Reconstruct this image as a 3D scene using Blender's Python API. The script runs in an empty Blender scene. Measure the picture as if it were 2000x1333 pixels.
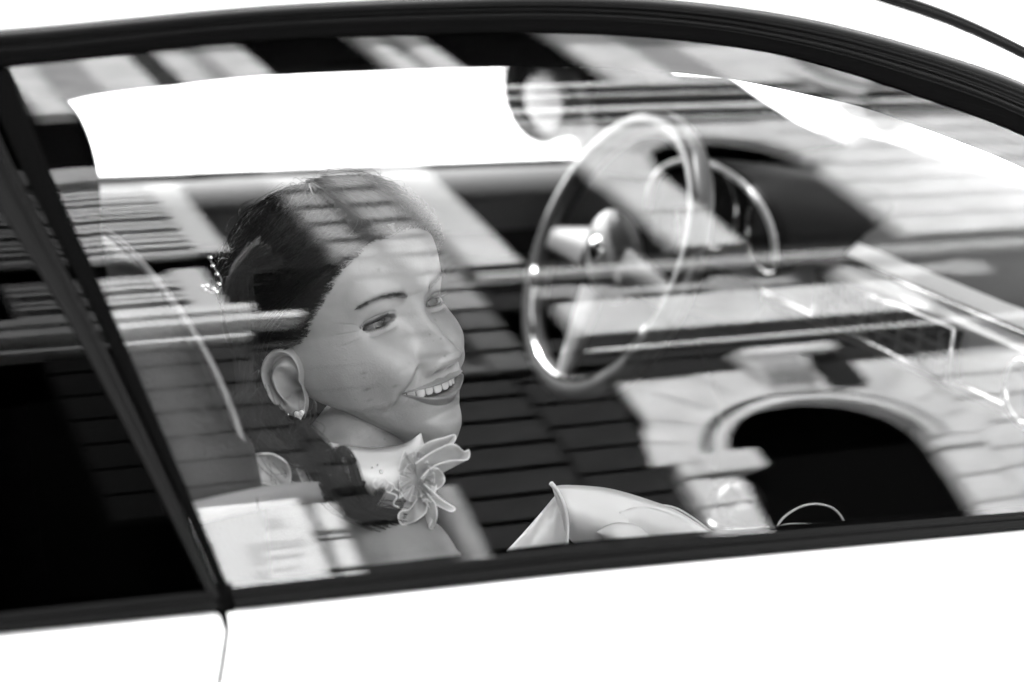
import bpy, bmesh, math, random
import numpy as np
from mathutils import Vector, Matrix, noise
random.seed(7); rng = np.random.RandomState(5)
R = math.radians
GZ = 1.1            # height of the design origin (middle of the side glass) above the street

# ------------------------------------------------------------------ camera
YAW, PITCH, ROLL, FPX, DIST = R(25.8689), R(14.8507), R(3.0282), 5000.0, 2.08333
fw = np.array([math.sin(YAW)*math.cos(PITCH), math.cos(YAW)*math.cos(PITCH), -math.sin(PITCH)])
r0 = np.array([math.cos(YAW), -math.sin(YAW), 0.0]); u0 = np.cross(r0, fw)
cr = r0*math.cos(ROLL)+u0*math.sin(ROLL); cu = -r0*math.sin(ROLL)+u0*math.cos(ROLL)
CAM = -fw*DIST
cam = bpy.data.cameras.new('camera'); camo = bpy.data.objects.new('camera', cam)
bpy.context.scene.collection.objects.link(camo)
M = Matrix(((cr[0], cu[0], -fw[0], CAM[0]), (cr[1], cu[1], -fw[1], CAM[1]), (cr[2], cu[2], -fw[2], CAM[2]), (0, 0, 0, 1)))
camo.matrix_world = M
cam.sensor_width = 36; cam.lens = 90; cam.clip_start = .05; cam.clip_end = 2000
cam.dof.use_dof = True; cam.dof.focus_distance = 2.42; cam.dof.aperture_fstop = 3.3
sc = bpy.context.scene; sc.camera = camo
# ------------------------------------------------------------------ light
SUN_EL, SUN_AZ = 52.0, -22.0      # azimuth from +y toward +x
world = bpy.data.worlds.new('World'); sc.world = world; world.use_nodes = True
nt = world.node_tree; nt.nodes.clear()
sky = nt.nodes.new('ShaderNodeTexSky'); sky.sky_type = 'NISHITA'; sky.sun_disc = False
sky.sun_elevation = R(SUN_EL); sky.sun_rotation = R(SUN_AZ)
bw = nt.nodes.new('ShaderNodeRGBToBW'); bg = nt.nodes.new('ShaderNodeBackground'); wo = nt.nodes.new('ShaderNodeOutputWorld')
nt.links.new(sky.outputs[0], bw.inputs[0]); nt.links.new(bw.outputs[0], bg.inputs[0]); nt.links.new(bg.outputs[0], wo.inputs[0])
bg.inputs[1].default_value = .15
sl = bpy.data.lights.new('sun', 'SUN'); sl.energy = 4.5; sl.angle = R(.5); sl.color = (1, 1, 1)
so = bpy.data.objects.new('sun', sl); sc.collection.objects.link(so)
sd = Vector((math.sin(R(SUN_AZ))*math.cos(R(SUN_EL)), math.cos(R(SUN_AZ))*math.cos(R(SUN_EL)), math.sin(R(SUN_EL))))
so.rotation_euler = sd.to_track_quat('Z', 'Y').to_euler(); so.location = sd*30
sc.view_settings.view_transform = 'Standard'; sc.view_settings.look = 'None'
sc.view_settings.exposure = 3.4; sc.view_settings.gamma = 1.0; sc.view_settings.use_curve_mapping = False
sc.cycles.max_bounces = 10; sc.cycles.transparent_max_bounces = 16
sc.cycles.sample_clamp_indirect = 4.0; sc.cycles.caustics_reflective = False; sc.cycles.caustics_refractive = False

# ------------------------------------------------------------------ helpers
C = sc.collection
def at(px, py, Y):
    d = fw+cr*((px-1000)/FPX)-cu*((py-666.5)/FPX)
    return CAM+d*((Y-CAM[1])/d[1])
def mat(name, a, rough=.5, metal=0., spec=.5, coat=0., var=0., scale=30., bump=0., bscale=200., stretch=None, trans=0.):
    m = bpy.data.materials.new(name); m.use_nodes = True; n = m.node_tree; b = n.nodes['Principled BSDF']
    b.inputs['Base Color'].default_value = (a, a, a, 1); b.inputs['Roughness'].default_value = rough
    b.inputs['Metallic'].default_value = metal; b.inputs['Specular IOR Level'].default_value = spec
    b.inputs['Coat Weight'].default_value = coat; b.inputs['Coat Roughness'].default_value = .03
    tc = n.nodes.new('ShaderNodeTexCoord'); mp = n.nodes.new('ShaderNodeMapping'); n.links.new(tc.outputs['Object'], mp.inputs[0])
    if stretch: mp.inputs['Scale'].default_value = stretch
    if var:
        t = n.nodes.new('ShaderNodeTexNoise'); t.inputs['Scale'].default_value = scale; t.inputs['Detail'].default_value = 6
        n.links.new(mp.outputs[0], t.inputs[0])
        r = n.nodes.new('ShaderNodeMapRange'); r.inputs[1].default_value = .3; r.inputs[2].default_value = .7
        r.inputs[3].default_value = a*(1-var); r.inputs[4].default_value = min(.9, a*(1+var)); n.links.new(t.outputs[0], r.inputs[0])
        n.links.new(r.outputs[0], b.inputs['Base Color'])
    if bump:
        t = n.nodes.new('ShaderNodeTexNoise'); t.inputs['Scale'].default_value = bscale; t.inputs['Detail'].default_value = 4
        n.links.new(mp.outputs[0], t.inputs[0]); bp = n.nodes.new('ShaderNodeBump'); bp.inputs['Strength'].default_value = bump
        bp.inputs['Distance'].default_value = .01
        n.links.new(t.outputs[0], bp.inputs['Height']); n.links.new(bp.outputs[0], b.inputs['Normal'])
    if trans:
        o = n.nodes['Material Output']; tr = n.nodes.new('ShaderNodeBsdfTransparent'); tl = n.nodes.new('ShaderNodeBsdfTranslucent')
        tl.inputs[0].default_value = (a, a, a, 1); m1 = n.nodes.new('ShaderNodeMixShader'); m1.inputs[0].default_value = .45
        n.links.new(b.outputs[0], m1.inputs[1]); n.links.new(tl.outputs[0], m1.inputs[2])
        m2 = n.nodes.new('ShaderNodeMixShader'); m2.inputs[0].default_value = trans
        n.links.new(m1.outputs[0], m2.inputs[1]); n.links.new(tr.outputs[0], m2.inputs[2]); n.links.new(m2.outputs[0], o.inputs[0])
    return m
def glass_mat(name, fac, tint, k=1.6):
    m = bpy.data.materials.new(name); m.use_nodes = True; n = m.node_tree; n.nodes.clear()
    o = n.nodes.new('ShaderNodeOutputMaterial'); g = n.nodes.new('ShaderNodeBsdfGlossy'); g.inputs['Roughness'].default_value = 0
    t = n.nodes.new('ShaderNodeBsdfTransparent'); t.inputs[0].default_value = (tint, tint, tint, 1)
    f = n.nodes.new('ShaderNodeFresnel'); f.inputs[0].default_value = 1.5
    mu = n.nodes.new('ShaderNodeMath'); mu.operation = 'MULTIPLY_ADD'; mu.inputs[1].default_value = k; mu.inputs[2].default_value = fac; mu.use_clamp = True
    mx = n.nodes.new('ShaderNodeMixShader'); n.links.new(f.outputs[0], mu.inputs[0]); n.links.new(mu.outputs[0], mx.inputs[0])
    n.links.new(t.outputs[0], mx.inputs[1]); n.links.new(g.outputs[0], mx.inputs[2]); n.links.new(mx.outputs[0], o.inputs[0])
    return m
PAINT = mat('white_paint', .8, .25, coat=1)
TRIM = mat('black_trim', .002, .22, spec=.06, bump=.02, bscale=60)
GLOSSB = mat('gloss_black', .008, .06, coat=.5)
RUBBER = mat('rubber', .0015, .7, spec=.01)
INNER = mat('dark_lining', .003, .8, spec=.0)
PADGREY = mat('door_pad', .045, .45, bump=.1)  # one even dark grey for door pad, vent fins and blades
CREAM = mat('cream_dashboard', .34, .28, coat=.5, var=.05)
SEATM = mat('seat_leather', .013, .5, bump=.25, bscale=350)
SEATL = mat('seat_mesh_fabric', .06, .7, bump=.5, bscale=900)
PIPING = mat('seat_piping', .14, .4)
CHROME = mat('chrome', .8, .08, metal=1)
DTOP = mat('dash_top_pad', .055, .6, spec=.2, var=.2, scale=6, bump=.2)
BLACK = mat('black_plastic', .002, .5, spec=.05)
WHEELM = mat('wheel_leather', .015, .34, coat=.2)
WHEELH = mat('wheel_hub', .06, .3)
BELTM = mat('seat_belt_webbing', .35, .6, bump=.3, bscale=800)
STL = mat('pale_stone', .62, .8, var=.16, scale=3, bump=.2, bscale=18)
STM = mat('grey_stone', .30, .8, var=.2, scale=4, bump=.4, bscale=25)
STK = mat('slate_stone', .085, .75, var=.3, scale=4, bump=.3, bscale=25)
STD = mat('dark_stone_and_shade', .016, .7, spec=.2, var=.35, scale=4, bump=.4, bscale=25)  # dark ashlar; also the painted shade round cornices and string course
JOINT = mat('dark_joint', .002, .9, spec=0)
WGLASS = mat('dark_window_glass', .002, .5, spec=0.02)
SHUT = mat('pale_shutter', .5, .6)
WOODP = mat('window_paint', .5, .5)
METALP = mat('grey_pipe', .03, .5)
PAPER = mat('notice_paper', .75, .6); INK = mat('notice_ink', .56, .7)
ROADM = mat('asphalt', .06, .85, var=.3, scale=8, bump=.5, bscale=120)
PAVEM = mat('paving', .45, .8, var=.2, scale=2, bump=.3, bscale=60)
GLASS = glass_mat('side_glass', .034, .95, 1.05); GLASS2 = glass_mat('privacy_glass', .0, .05, .28); GLASS3 = glass_mat('clear_glass', .0, .92)
SATIN = mat('white_satin', .8, .35, spec=.4, bump=.05, bscale=40)
ORG = mat('organza', .85, .5, trans=.28); ORGE = mat('organza_edge', .9, .4)
WIRE = mat('wire', .5, .35); CRYS = mat('crystal', .9, .03, metal=1)
HAIRM = mat('dark_hair', .014, .4, spec=.3)

class MB:
    def __init__(s): s.v = []; s.f = []
    def add(s, vs, fs):
        k = len(s.v); s.v += [tuple(float(c) for c in p) for p in vs]; s.f += [tuple(i+k for i in f) for f in fs]; return s
    def grid(s, P, closeu=False, closev=False):
        nu, nv = len(P), len(P[0]); fs = []
        for i in range(nu if closeu else nu-1):
            for j in range(nv if closev else nv-1):
                a, b = i, (i+1) % nu; c, d = j, (j+1) % nv
                fs.append((a*nv+c, b*nv+c, b*nv+d, a*nv+d))
        return s.add([p for row in P for p in row], fs)
    def box(s, x0, x1, y0, y1, z0, z1, ch=0.):
        if ch <= 0:
            return s.add([(x, y, z) for x in (x0, x1) for y in (y0, y1) for z in (z0, z1)],
                         [(0, 1, 3, 2), (4, 6, 7, 5), (0, 4, 5, 1), (2, 3, 7, 6), (0, 2, 6, 4), (1, 5, 7, 3)])
        # back ring, full ring, chamfered front ring (front = +y)
        def ring(y, i): return [(x0+i, y, z0+i), (x1-i, y, z0+i), (x1-i, y, z1-i), (x0+i, y, z1-i)]
        v = ring(y0, 0)+ring(y1-ch, 0)+ring(y1, ch)
        f = [(0, 1, 2, 3), (11, 10, 9, 8)]
        for k in (0, 4):
            for i in range(4): f.append((k+i, k+4+i, k+4+(i+1) % 4, k+(i+1) % 4))
        return s.add(v, f)
    def tube(s, pts, rad, n=8, cap=True, closed=False):
        P = [Vector(p) for p in pts]; m = len(P); rings = []; prev = None
        for i, p in enumerate(P):
            if closed: t = P[(i+1) % m]-P[i-1]
            else: t = P[min(i+1, m-1)]-P[max(i-1, 0)]
            t = t.normalized() if t.length > 1e-9 else Vector((0, 0, 1))
            if prev is None:
                a = Vector((0, 0, 1)) if abs(t.z) < .9 else Vector((1, 0, 0)); prev = t.cross(a).normalized()
            prev = (prev-t*prev.dot(t)).normalized(); b = t.cross(prev)
            r_ = rad[i] if hasattr(rad, '__len__') else rad
            rings.append([p+(prev*math.cos(2*math.pi*k/n)+b*math.sin(2*math.pi*k/n))*r_ for k in range(n)])
        k0 = len(s.v); s.grid(rings, closeu=closed, closev=True)
        if cap and not closed: s.f += [tuple(k0+k for k in range(n))[::-1], tuple(k0+(m-1)*n+k for k in range(n))]
        return s
    def ball(s, c, r, n=12, sc_=(1, 1, 1)):
        rows = []
        for i in range(n+1):
            th = math.pi*i/n
            rows.append([(c[0]+r*sc_[0]*math.sin(th)*math.cos(2*math.pi*j/(2*n)), c[1]+r*sc_[1]*math.sin(th)*math.sin(2*math.pi*j/(2*n)), c[2]+r*sc_[2]*math.cos(th)) for j in range(2*n)])
        return s.grid(rows, closev=True)
    def build(s, name, m, parent=None, smooth=True, local=False, label=None, solid=0., sub=0):
        me = bpy.data.meshes.new(name); o = bpy.data.objects.new(name, me)
        off = Vector((0, 0, 0))
        if parent is not None and not local:
            off = parent.get('_w', None); off = Vector(off) if off is not None else Vector((0, 0, 0))
        vs = [(p[0]-off.x, p[1]-off.y, p[2]-off.z) for p in s.v]
        if parent is None:
            A = np.array(vs); b = Vector(((A[:, 0].min()+A[:, 0].max())/2, (A[:, 1].min()+A[:, 1].max())/2, A[:, 2].min()))
            vs = [(p[0]-b.x, p[1]-b.y, p[2]-b.z) for p in vs]; o.location = b; o['_w'] = list(b)
        else: o['_w'] = list(off)
        me.from_pydata(vs, [], s.f); me.materials.append(m)
        bm = bmesh.new(); bm.from_mesh(me); bmesh.ops.recalc_face_normals(bm, faces=bm.faces); bm.to_mesh(me); bm.free()
        if smooth: me.polygons.foreach_set('use_smooth', [True]*len(me.polygons))
        C.objects.link(o)
        if parent is not None: o.parent = parent
        if solid:
            md = o.modifiers.new('solid', 'SOLIDIFY'); md.thickness = solid; md.offset = 0
        if sub:
            md = o.modifiers.new('sub', 'SUBSURF'); md.levels = sub; md.render_levels = sub
        if label: o['label'] = label
        return o
def tag(o, label=None, cat=None, group=None, kind=None):
    for k, v in (('label', label), ('category', cat), ('group', group), ('kind', kind)):
        if v: o[k] = v
    return o
def empty(name, loc, label, cat, group=None, rz=0):
    o = bpy.data.objects.new(name, None); C.objects.link(o); o.location = loc; o.rotation_euler = (0, 0, rz); o['_w'] = list(loc)
    return tag(o, label, cat, group)
def interp(pts, x, k=1):
    xs = [p[0] for p in pts]; return float(np.interp(x, xs, [p[k] for p in pts]))
def smoothcurve(pts, n):
    """Catmull-Rom through points (any dimension)"""
    P = [np.array(p, float) for p in pts]; P = [2*P[0]-P[1]]+P+[2*P[-1]-P[-2]]; out = []; m = len(P)-3
    for k in range(n):
        t = k/(n-1)*m; i = min(int(t), m-1); u = t-i; a, b, c, d = P[i:i+4]
        out.append(.5*((2*b)+(-a+c)*u+(2*a-5*b+4*c-d)*u*u+(-a+3*b-3*c+d)*u**3))
    return out

sv = lambda a, b, n: [a+(b-a)*i/n for i in range(n+1)]
# ------------------------------------------------------------------ setting
MB().box(-60, 60, -60, 60, -GZ-.3, -GZ).build('ground', PAVEM, smooth=False); g = bpy.data.objects['ground']; tag(g, kind='structure')
tag(MB().box(-60, 60, -2.6, 2.6, -GZ-.05, -GZ+.004).build('road', ROADM, smooth=False), kind='structure')
for y0, y1, nm in ((-2.75, -2.6, 'kerb'), (2.6, 2.75, 'kerb')):
    tag(MB().box(-60, 60, y0, y1, -GZ-.05, -GZ+.12).build(nm, PAVEM, smooth=False), kind='structure')
for y0, y1 in ((-5.9, -2.75), (2.75, 8.0)):
    tag(MB().box(-60, 60, y0, y1, -GZ-.05, -GZ+.11).build('pavement', PAVEM, smooth=False), kind='structure')

# ------------------------------------------------------------------ palace opposite (seen mirrored in the car's side glass)
AZ = R(3.0720); FL = Vector((6.2*math.sin(AZ), -6.2*math.cos(AZ), -GZ))
pal = empty('stone_palace', FL, 'pale stone palace front with arches, cornices and dark windows across the street', 'building', rz=AZ)
def fb(name, x0, x1, z0, z1, m, y1=0., y0=-.12, ch=.0, parent=None, label=None):
    return MB().box(x0, x1, y0, y1, z0+GZ, z1+GZ, ch).build(name, m, parent or pal, smooth=False, local=True, label=label)
blocks = {}
def block(x0, x1, z0, z1, m, y1=0., ch=.012, j=.010):
    """one ashlar block, sharing mesh data with alike ones"""
    key = (round(x1-x0, 3), round(z1-z0, 3), m.name, ch)
    if key not in blocks:
        o = MB().box(j/2, x1-x0-j/2, -.14, 0, j, z1-z0-j, ch).build('stone_block', m, pal, smooth=False, local=True); blocks[key] = o
    else:
        o = blocks[key].copy(); C.objects.link(o)
    o.location = (x0, y1+random.uniform(-.003, .003), z0+GZ); return o
fb('back_wall', -7, 16, -GZ+.0, 11.5, JOINT, y1=-.42, y0=-.8)
fb('lower_wall', -7, .4, -GZ, 11.5, STM, y1=0)
fb('side_wall', 9.2, 16, -GZ, 11.5, STL, y1=0)
# dark ground-floor ashlar, two bonds
def courses(x0, x1, z0, z1, h, m, off=0., y1=0., j=.022):
    z = z0
    while z < z1-.02:
        zz = min(z+h, z1); block(x0, x1, z, zz, m, y1=y1, j=j); z = zz
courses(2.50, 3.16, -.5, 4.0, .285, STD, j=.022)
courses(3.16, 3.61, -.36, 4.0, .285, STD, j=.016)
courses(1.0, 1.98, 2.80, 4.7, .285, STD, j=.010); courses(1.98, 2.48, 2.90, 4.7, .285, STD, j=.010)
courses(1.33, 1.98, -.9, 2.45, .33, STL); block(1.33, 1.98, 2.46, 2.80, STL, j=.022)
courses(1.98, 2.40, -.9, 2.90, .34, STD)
fb('pilaster_strip', 2.43, 2.52, -.6, 2.8, STM, y1=.05)
fb('panel_joint', 1.83, 1.86, -.6, 2.79, JOINT, y1=.012)
# pale arcade wall with arch one (centre 4.56, springing 2.78)
def arch_ring(name, cx, cz, r0_, r1_, y0, y1, m, a0=0, a1=180, n=40, flat=False):
    b = MB(); P = []
    for i in range(n+1):
        a = R(a0+(a1-a0)*i/n); c, s_ = math.cos(a), math.sin(a)
        P.append([(cx+r0_*c, y0, cz+GZ+r0_*s_), (cx+r0_*c, y1, cz+GZ+r0_*s_), (cx+r1_*c, y1, cz+GZ+r1_*s_), (cx+r1_*c, y0, cz+GZ+r1_*s_)])
    b.grid(P, closev=True); b.f += [(0, 1, 2, 3), (4*n+3, 4*n+2, 4*n+1, 4*n)]
    return b.build(name, m, pal, smooth=False, local=True)
def spandrel(cx, cz, r_, x0, x1, ztop, y1, m, n=24):
    """wall above an arch opening, between x0 and x1 up to ztop"""
    b = MB(); P = []
    for i in range(n+1):
        a = math.pi*i/n; x = cx-r_*math.cos(a); z = cz+r_*math.sin(a)
        fx = x0+(x1-x0)*i/n
        P.append([(x, -.14, z+GZ), (x, y1, z+GZ), (fx, y1, ztop+GZ), (fx, -.14, ztop+GZ)])
    b.grid(P, closev=True)
    for (xa, xb) in ((x0, cx-r_), (cx+r_, x1)):
        if xb-xa > .01: pass
    b.add([(x0, y1, cz+GZ), (cx-r_, y1, cz+GZ), (x0, y1, ztop+GZ)], [(0, 1, 2)])
    b.add([(x1, y1, cz+GZ), (cx+r_, y1, cz+GZ), (x1, y1, ztop+GZ)], [(0, 2, 1)])
    return b.build('arch_wall', m, pal, smooth=False, local=True)
def wedge(cx, cz, ra, rb, a0, a1, y1, m):
    b = MB(); g_ = .008; a0, a1 = R(a0)+g_/ra, R(a1)-g_/ra
    v = []
    for y in (-.1, y1):
        for (r_, a) in ((ra, a0), (rb, a0), (rb, a1), (ra, a1)): v.append((cx+r_*math.cos(a), y, cz+GZ+r_*math.sin(a)))
    b.add(v, [(0, 3, 2, 1), (4, 5, 6, 7), (0, 1, 5, 4), (1, 2, 6, 5), (2, 3, 7, 6), (3, 0, 4, 7)])
    return b.build('voussoir', m, pal, smooth=False, local=True)
A1 = (4.56, 2.78)
spandrel(A1[0], A1[1], .79, 3.67, 5.45, 4.02, -.012, STL)
for i in range(11):
    a0 = i*180/11; wedge(A1[0], A1[1], .80, 1.14 if 2 < i < 8 else 1.02, a0, a0+180/11, .002, STL)
arch_ring('archivolt', *A1, .60, .67, -.12, .03, STL); arch_ring('archivolt', *A1, .67, .725, -.12, -.03, JOINT); arch_ring('archivolt', *A1, .725, .80, -.12, .012, STL)
b = MB(); b.add([(4.43, -.1, 3.45+GZ), (4.69, -.1, 3.45+GZ), (4.80, -.1, 4.02+GZ), (4.34, -.1, 4.02+GZ), (4.45, .06, 3.47+GZ), (4.67, .06, 3.47+GZ), (4.78, .12, 4.0+GZ), (4.36, .12, 4.0+GZ)],
               [(0, 1, 2, 3), (4, 7, 6, 5), (0, 4, 5, 1), (1, 5, 6, 2), (2, 6, 7, 3), (3, 7, 4, 0)]); ks = b.build('keystone', STL, pal, smooth=False, local=True)
for dx in (-.09, 0, .09):
    MB().tube([(4.56+dx, .09, 3.55+GZ), (4.56+dx, .14, 3.93+GZ)], .028, 8).build('scroll', STM, ks, local=True)
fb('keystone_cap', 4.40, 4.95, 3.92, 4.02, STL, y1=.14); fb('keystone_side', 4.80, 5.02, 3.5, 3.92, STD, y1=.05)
for x0, x1 in ((3.67, 3.96), (5.16, 5.47)):
    z = -.7
    while z < 2.6: block(x0, x1, z, min(z+.33, 2.62), STL); z += .33
    block(x0, x1, 2.625, 2.79, STL)
fb('impost', 3.76, 4.10, 2.63, 2.85, STL, y1=.05, y0=-.12)
z = 1.0
for k, zt in enumerate((1.97, 2.30, 2.54, 2.86, 3.2, 3.5, 3.78, 4.02)):
    x = 5.47
    for w in ((.62, .9, .9, .9, .9) if k % 2 else (.95, .9, .9, .9, .5)):
        x2 = min(x+w, 9.2)
        if x2-x > .05: block(x, x2, z, zt, STL)
        x = x2
    z = zt
fb('plinth', 3.67, 9.2, -1.1, -.72, STM, y1=.06)
arch_ring('ring_moulding', 6.1, 2.66, .0, .22, -.05, .03, STM, 0, 360); arch_ring('ring_moulding', 6.1, 2.66, .24, .32, -.05, .05, STL, 0, 360)
# string course B and its mouldings; their shade is painted as dark bands
fb('string_course', 3.34, 9.3, 4.05, 4.18, STD, y1=.03); fb('string_shade_band', 3.66, 7.4, 3.84, 4.045, STD, y1=.012); fb('string_course', 3.62, 9.3, 4.185, 4.235, STL, y1=.07, ch=.01); fb('string_course', 3.34, 9.3, 4.24, 4.40, STD, y1=.05)
x = 3.66
while x < 9.2:
    w = random.choice((.5, .62, .74)); block(x, min(x+w, 9.25), 4.41, 4.90, STL if (x < 5.5 or x > 7.3) else STD, y1=.05); x += w
fb('frieze', 3.34, 9.3, 4.91, 5.265, STD, y1=-.02); fb('frieze_relief', 4.1, 5.2, 4.97, 5.08, STM, y1=.01, ch=.01); fb('frieze_relief', 5.7, 6.6, 4.95, 5.12, STM, y1=.01, ch=.01); fb('frieze_relief', 3.62, 3.9, 5.0, 5.2, STM, y1=.01, ch=.01)  # dark frieze colour holds the shadow of the cornice above
for k in range(7):
    x = 3.75+k*.82; o = arch_ring('patera', x+.2, 4.98, .0, .16, -.02, .03, STM, 0, 360, n=20)
fb('cornice', 3.36, 9.3, 5.27, 5.32, STL, y1=.10, ch=.01); fb('cornice', 3.36, 9.3, 5.325, 5.37, STD, y1=.07); fb('cornice', 3.36, 9.3, 5.375, 5.395, STL, y1=.07); fb('cornice_top', 3.36, 9.3, 5.40, 5.52, STD, y1=.04)  # dark bands between the pale fillets are painted cornice shade
# left bay : louvred shutters, string
for (x0, x1, z0, z1) in ((1.0, 2.20, 6.03, 7.25), (1.0, 2.0, 5.02+.22, 5.80)):
    sh = fb('shutter', x0, x1, z0, z1, STM, y1=-.06, y0=-.12); z = z0
    fb('shutter_stile', x1-.16, x1, z0, z1, SHUT, y1=.0)
    while z < z1-.05:
        MB().add([(x0, .0, z+GZ), (x1-.16, .0, z+GZ), (x1-.16, -.02, z+.05+GZ), (x0, -.02, z+.05+GZ)], [(0, 1, 2, 3)]).build('slat', SHUT, sh, smooth=False, local=True, solid=.004); z += random.choice((.075, .09, .12))
fb('string_course', .4, 2.3, 4.94, 5.02, STL, y1=.10); fb('string_course', .4, 2.1, 5.12, 5.20, STL, y1=.06); fb('string_course', .4, 2.0, 4.76, 4.80, STL, y1=.06)
fb('shutter_box', 1.0, 2.3, 7.25, 7.5, STM, y1=.05)
# grey ashlar pier with a down pipe
courses(2.74, 3.33, 5.79, 8.4, .286, STM, j=.028); courses(2.74, 3.07, 4.07, 5.79, .286, STK, j=.026); courses(3.07, 3.33, 4.93, 5.79, .286, STM, j=.02); courses(3.07, 3.33, 4.07, 4.93, .286, STK, j=.026)
pp = MB().tube([(2.98, .05, 4.3+GZ), (2.98, .05, 8.6+GZ)], .045, 12).build('drain_pipe', METALP, pal, local=True)
for z in (5.0, 6.2, 7.4): fb('pipe_bracket', 2.92, 3.04, z, z+.05, METALP, y1=.10, parent=pp)
fb('pilaster', 3.41, 3.70, 5.47, 8.0, STL, y1=.03, ch=.02)
fb('pilaster_edge', 3.345, 3.385, 5.47, 8.0, STM, y1=-.02)
def window(x0, x1, z0, z1, bars=1):
    w = fb('window', x0, x1, z0, z1, WGLASS, y1=-.125, y0=-.34)
    for a in (x0, x1-.04): fb('frame', a, a+.04, z0, z1, WGLASS, y1=-.11, y0=-.124, parent=w)
    return w
window(3.70, 4.70, 5.47, 8.0); window(2.05, 2.74, 5.80, 6.95); window(5.15, 6.30, 5.6, 7.02); window(3.96, 5.16, -1.1, 2.78)
courses(4.70, 5.14, 5.62, 8.0, .60, STL, y1=.02, j=.004)
A2 = (5.72, 7.02)
spandrel(A2[0], A2[1], .75, 4.90, 6.60, 7.97, -.012, STL)
arch_ring('archivolt', *A2, .57, .63, -.12, .03, STL); arch_ring('archivolt', *A2, .63, .67, -.12, .0, STM); arch_ring('archivolt', *A2, .67, .76, -.12, .02, STL)
z = 5.61
for k in range(7):
    x = 6.32
    for w in ((.6, .9, .9, .6) if k % 2 else (.9, .9, .9, .3)):
        x2 = min(x+w, 9.2); block(x, x2, z, z+.338, STL, j=.008); x = x2
    z += .338
# upper cornice and attic
fb('upper_cornice', 3.4, 9.3, 7.98, 8.02, STL, y1=.06, ch=.01); fb('upper_cornice', 3.4, 9.3, 8.03, 8.17, STD, y1=.02); fb('upper_cornice', 3.4, 9.3, 8.18, 8.29, STL, y1=.06, ch=.01)  # dark bands here and in the upper frieze: ledge shade painted in
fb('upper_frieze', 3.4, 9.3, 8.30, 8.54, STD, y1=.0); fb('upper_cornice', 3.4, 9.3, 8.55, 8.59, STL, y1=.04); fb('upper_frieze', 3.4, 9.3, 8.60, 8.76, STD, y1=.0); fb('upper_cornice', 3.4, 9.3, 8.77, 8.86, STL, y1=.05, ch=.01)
x = 5.75
for w in (.5, .42, .6, .5, .7, .6): fb('attic_panel', x, min(x+w-.01, 9.2), 8.87, 10.6, STL if w > .45 else STM, y1=random.uniform(-.02, .03), ch=.02); x += w
for k in range(3): arch_ring('cartouche', 7.9, 8.9, .25+.22*k, .36+.22*k, -.02, .10+.03*k, (STL, STM, STL)[k], -30, 230)
fb('attic_bar', 4.27, 4.42, 8.87, 10.8, STL, y1=.04); fb('attic_bar', 4.42, 4.56, 8.87, 10.8, STM, y1=-.03); fb('attic_bar', 4.56, 4.74, 8.87, 10.8, STL, y1=.03)
window(3.42, 4.27, 8.87, 10.8); window(4.74, 5.75, 8.87, 10.8)
for x0, x1, m in ((1.6, 1.75, STD), (1.75, 1.95, STL), (1.95, 2.25, STM), (2.25, 2.60, STL), (2.60, 2.78, STD), (2.78, 2.98, STL), (2.98, 3.12, STM), (3.12, 3.40, STL)): fb('fluted_pier', x0, x1, 8.6, 10.8, m, y1=.03, ch=.02)
fb('eaves', -7, 16, 10.8, 11.1, STL, y1=.7)
# notice on the wall
nb = empty('notice_board', (0, 0, 0), 'white paper notice with blurred grey lines on the pale wall', 'notice'); nb.location = FL; nb.rotation_euler = (0, 0, AZ)
MB().box(1.36, 1.80, .006, .03, 1.90+GZ, 2.84+GZ).build('board', PAPER, nb, smooth=False, local=True)
for x0, x1, z0, z1 in ((1.62, 1.70, 2.55, 2.66), (1.56, 1.76, 2.34, 2.42), (1.50, 1.55, 2.2, 2.42), (1.56, 1.72, 2.24, 2.28), (1.58, 1.68, 2.12, 2.15), (1.50, 1.54, 2.05, 2.15)):
    MB().box(x0, x1, .031, .034, z0+GZ, z1+GZ).build('printed_mark', INK, nb, smooth=False, local=True)

# ------------------------------------------------------------------ car
car = empty('car', (.0, .675, -GZ), 'white coupe with black window trim, seen from its passenger side', 'car')
T0, RY, KX, X1 = math.tan(R(26.46332)), 1.342394606, .0727058558, .0081651897
def yg(x, z): return T0*z+z*z/(2*RY)+KX*x*x/2+X1*x
def near(x, z, v=0.): return (x, yg(x, z)-v, z)
def mir(P): return [[(p[0], 1.35-p[1], p[2]) for p in row] for row in P]
# curves in (x, z)
GT = [(-1.05, .02), (-.95, .10), (-.78, .165), (-.58, .200), (-.382, .2125), (-.179, .228), (.05, .231), (.18, .226), (.299, .212), (.38, .193), (.452, .171), (.559, .135), (.66, .085), (.75, .03), (.81, -.05), (.84, -.12), (.845, -.158)]
OT = [(-1.12, .03), (-1.0, .125), (-.80, .195), (-.60, .228), (-.386, .238), (-.174, .253), (.01, .259), (.12, .259), (.206, .255), (.30, .245), (.382, .231), (.48, .207), (.573, .178), (.69, .125), (.80, .055), (.88, -.04), (.91, -.172)]
def crv(c, n=120): return smoothcurve(c, n)
GTc, OTc = crv(GT), crv(OT)
def strip(ca, cb, prof, far=False):
    P = []
    for a, b in zip(ca, cb):
        row = []
        for s_, v in prof:
            x, z = a[0]+(b[0]-a[0])*s_, a[1]+(b[1]-a[1])*s_; row.append(near(x, z, v))
        P.append(row)
    return mir(P) if far else P
ridge = [(-.05, -.004), (0, .0), (.05, .003), (.22, .003), (.25, .006), (.30, .0085), (.36, .007), (.40, .004), (.44, .0045), (.48, .0085), (.52, .0095), (.56, .008), (.60, .004), (.66, .003), (.72, .006), (.80, .010), (.88, .0105), (.95, .008), (1.0, .003), (1.0, -.02)]
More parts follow.
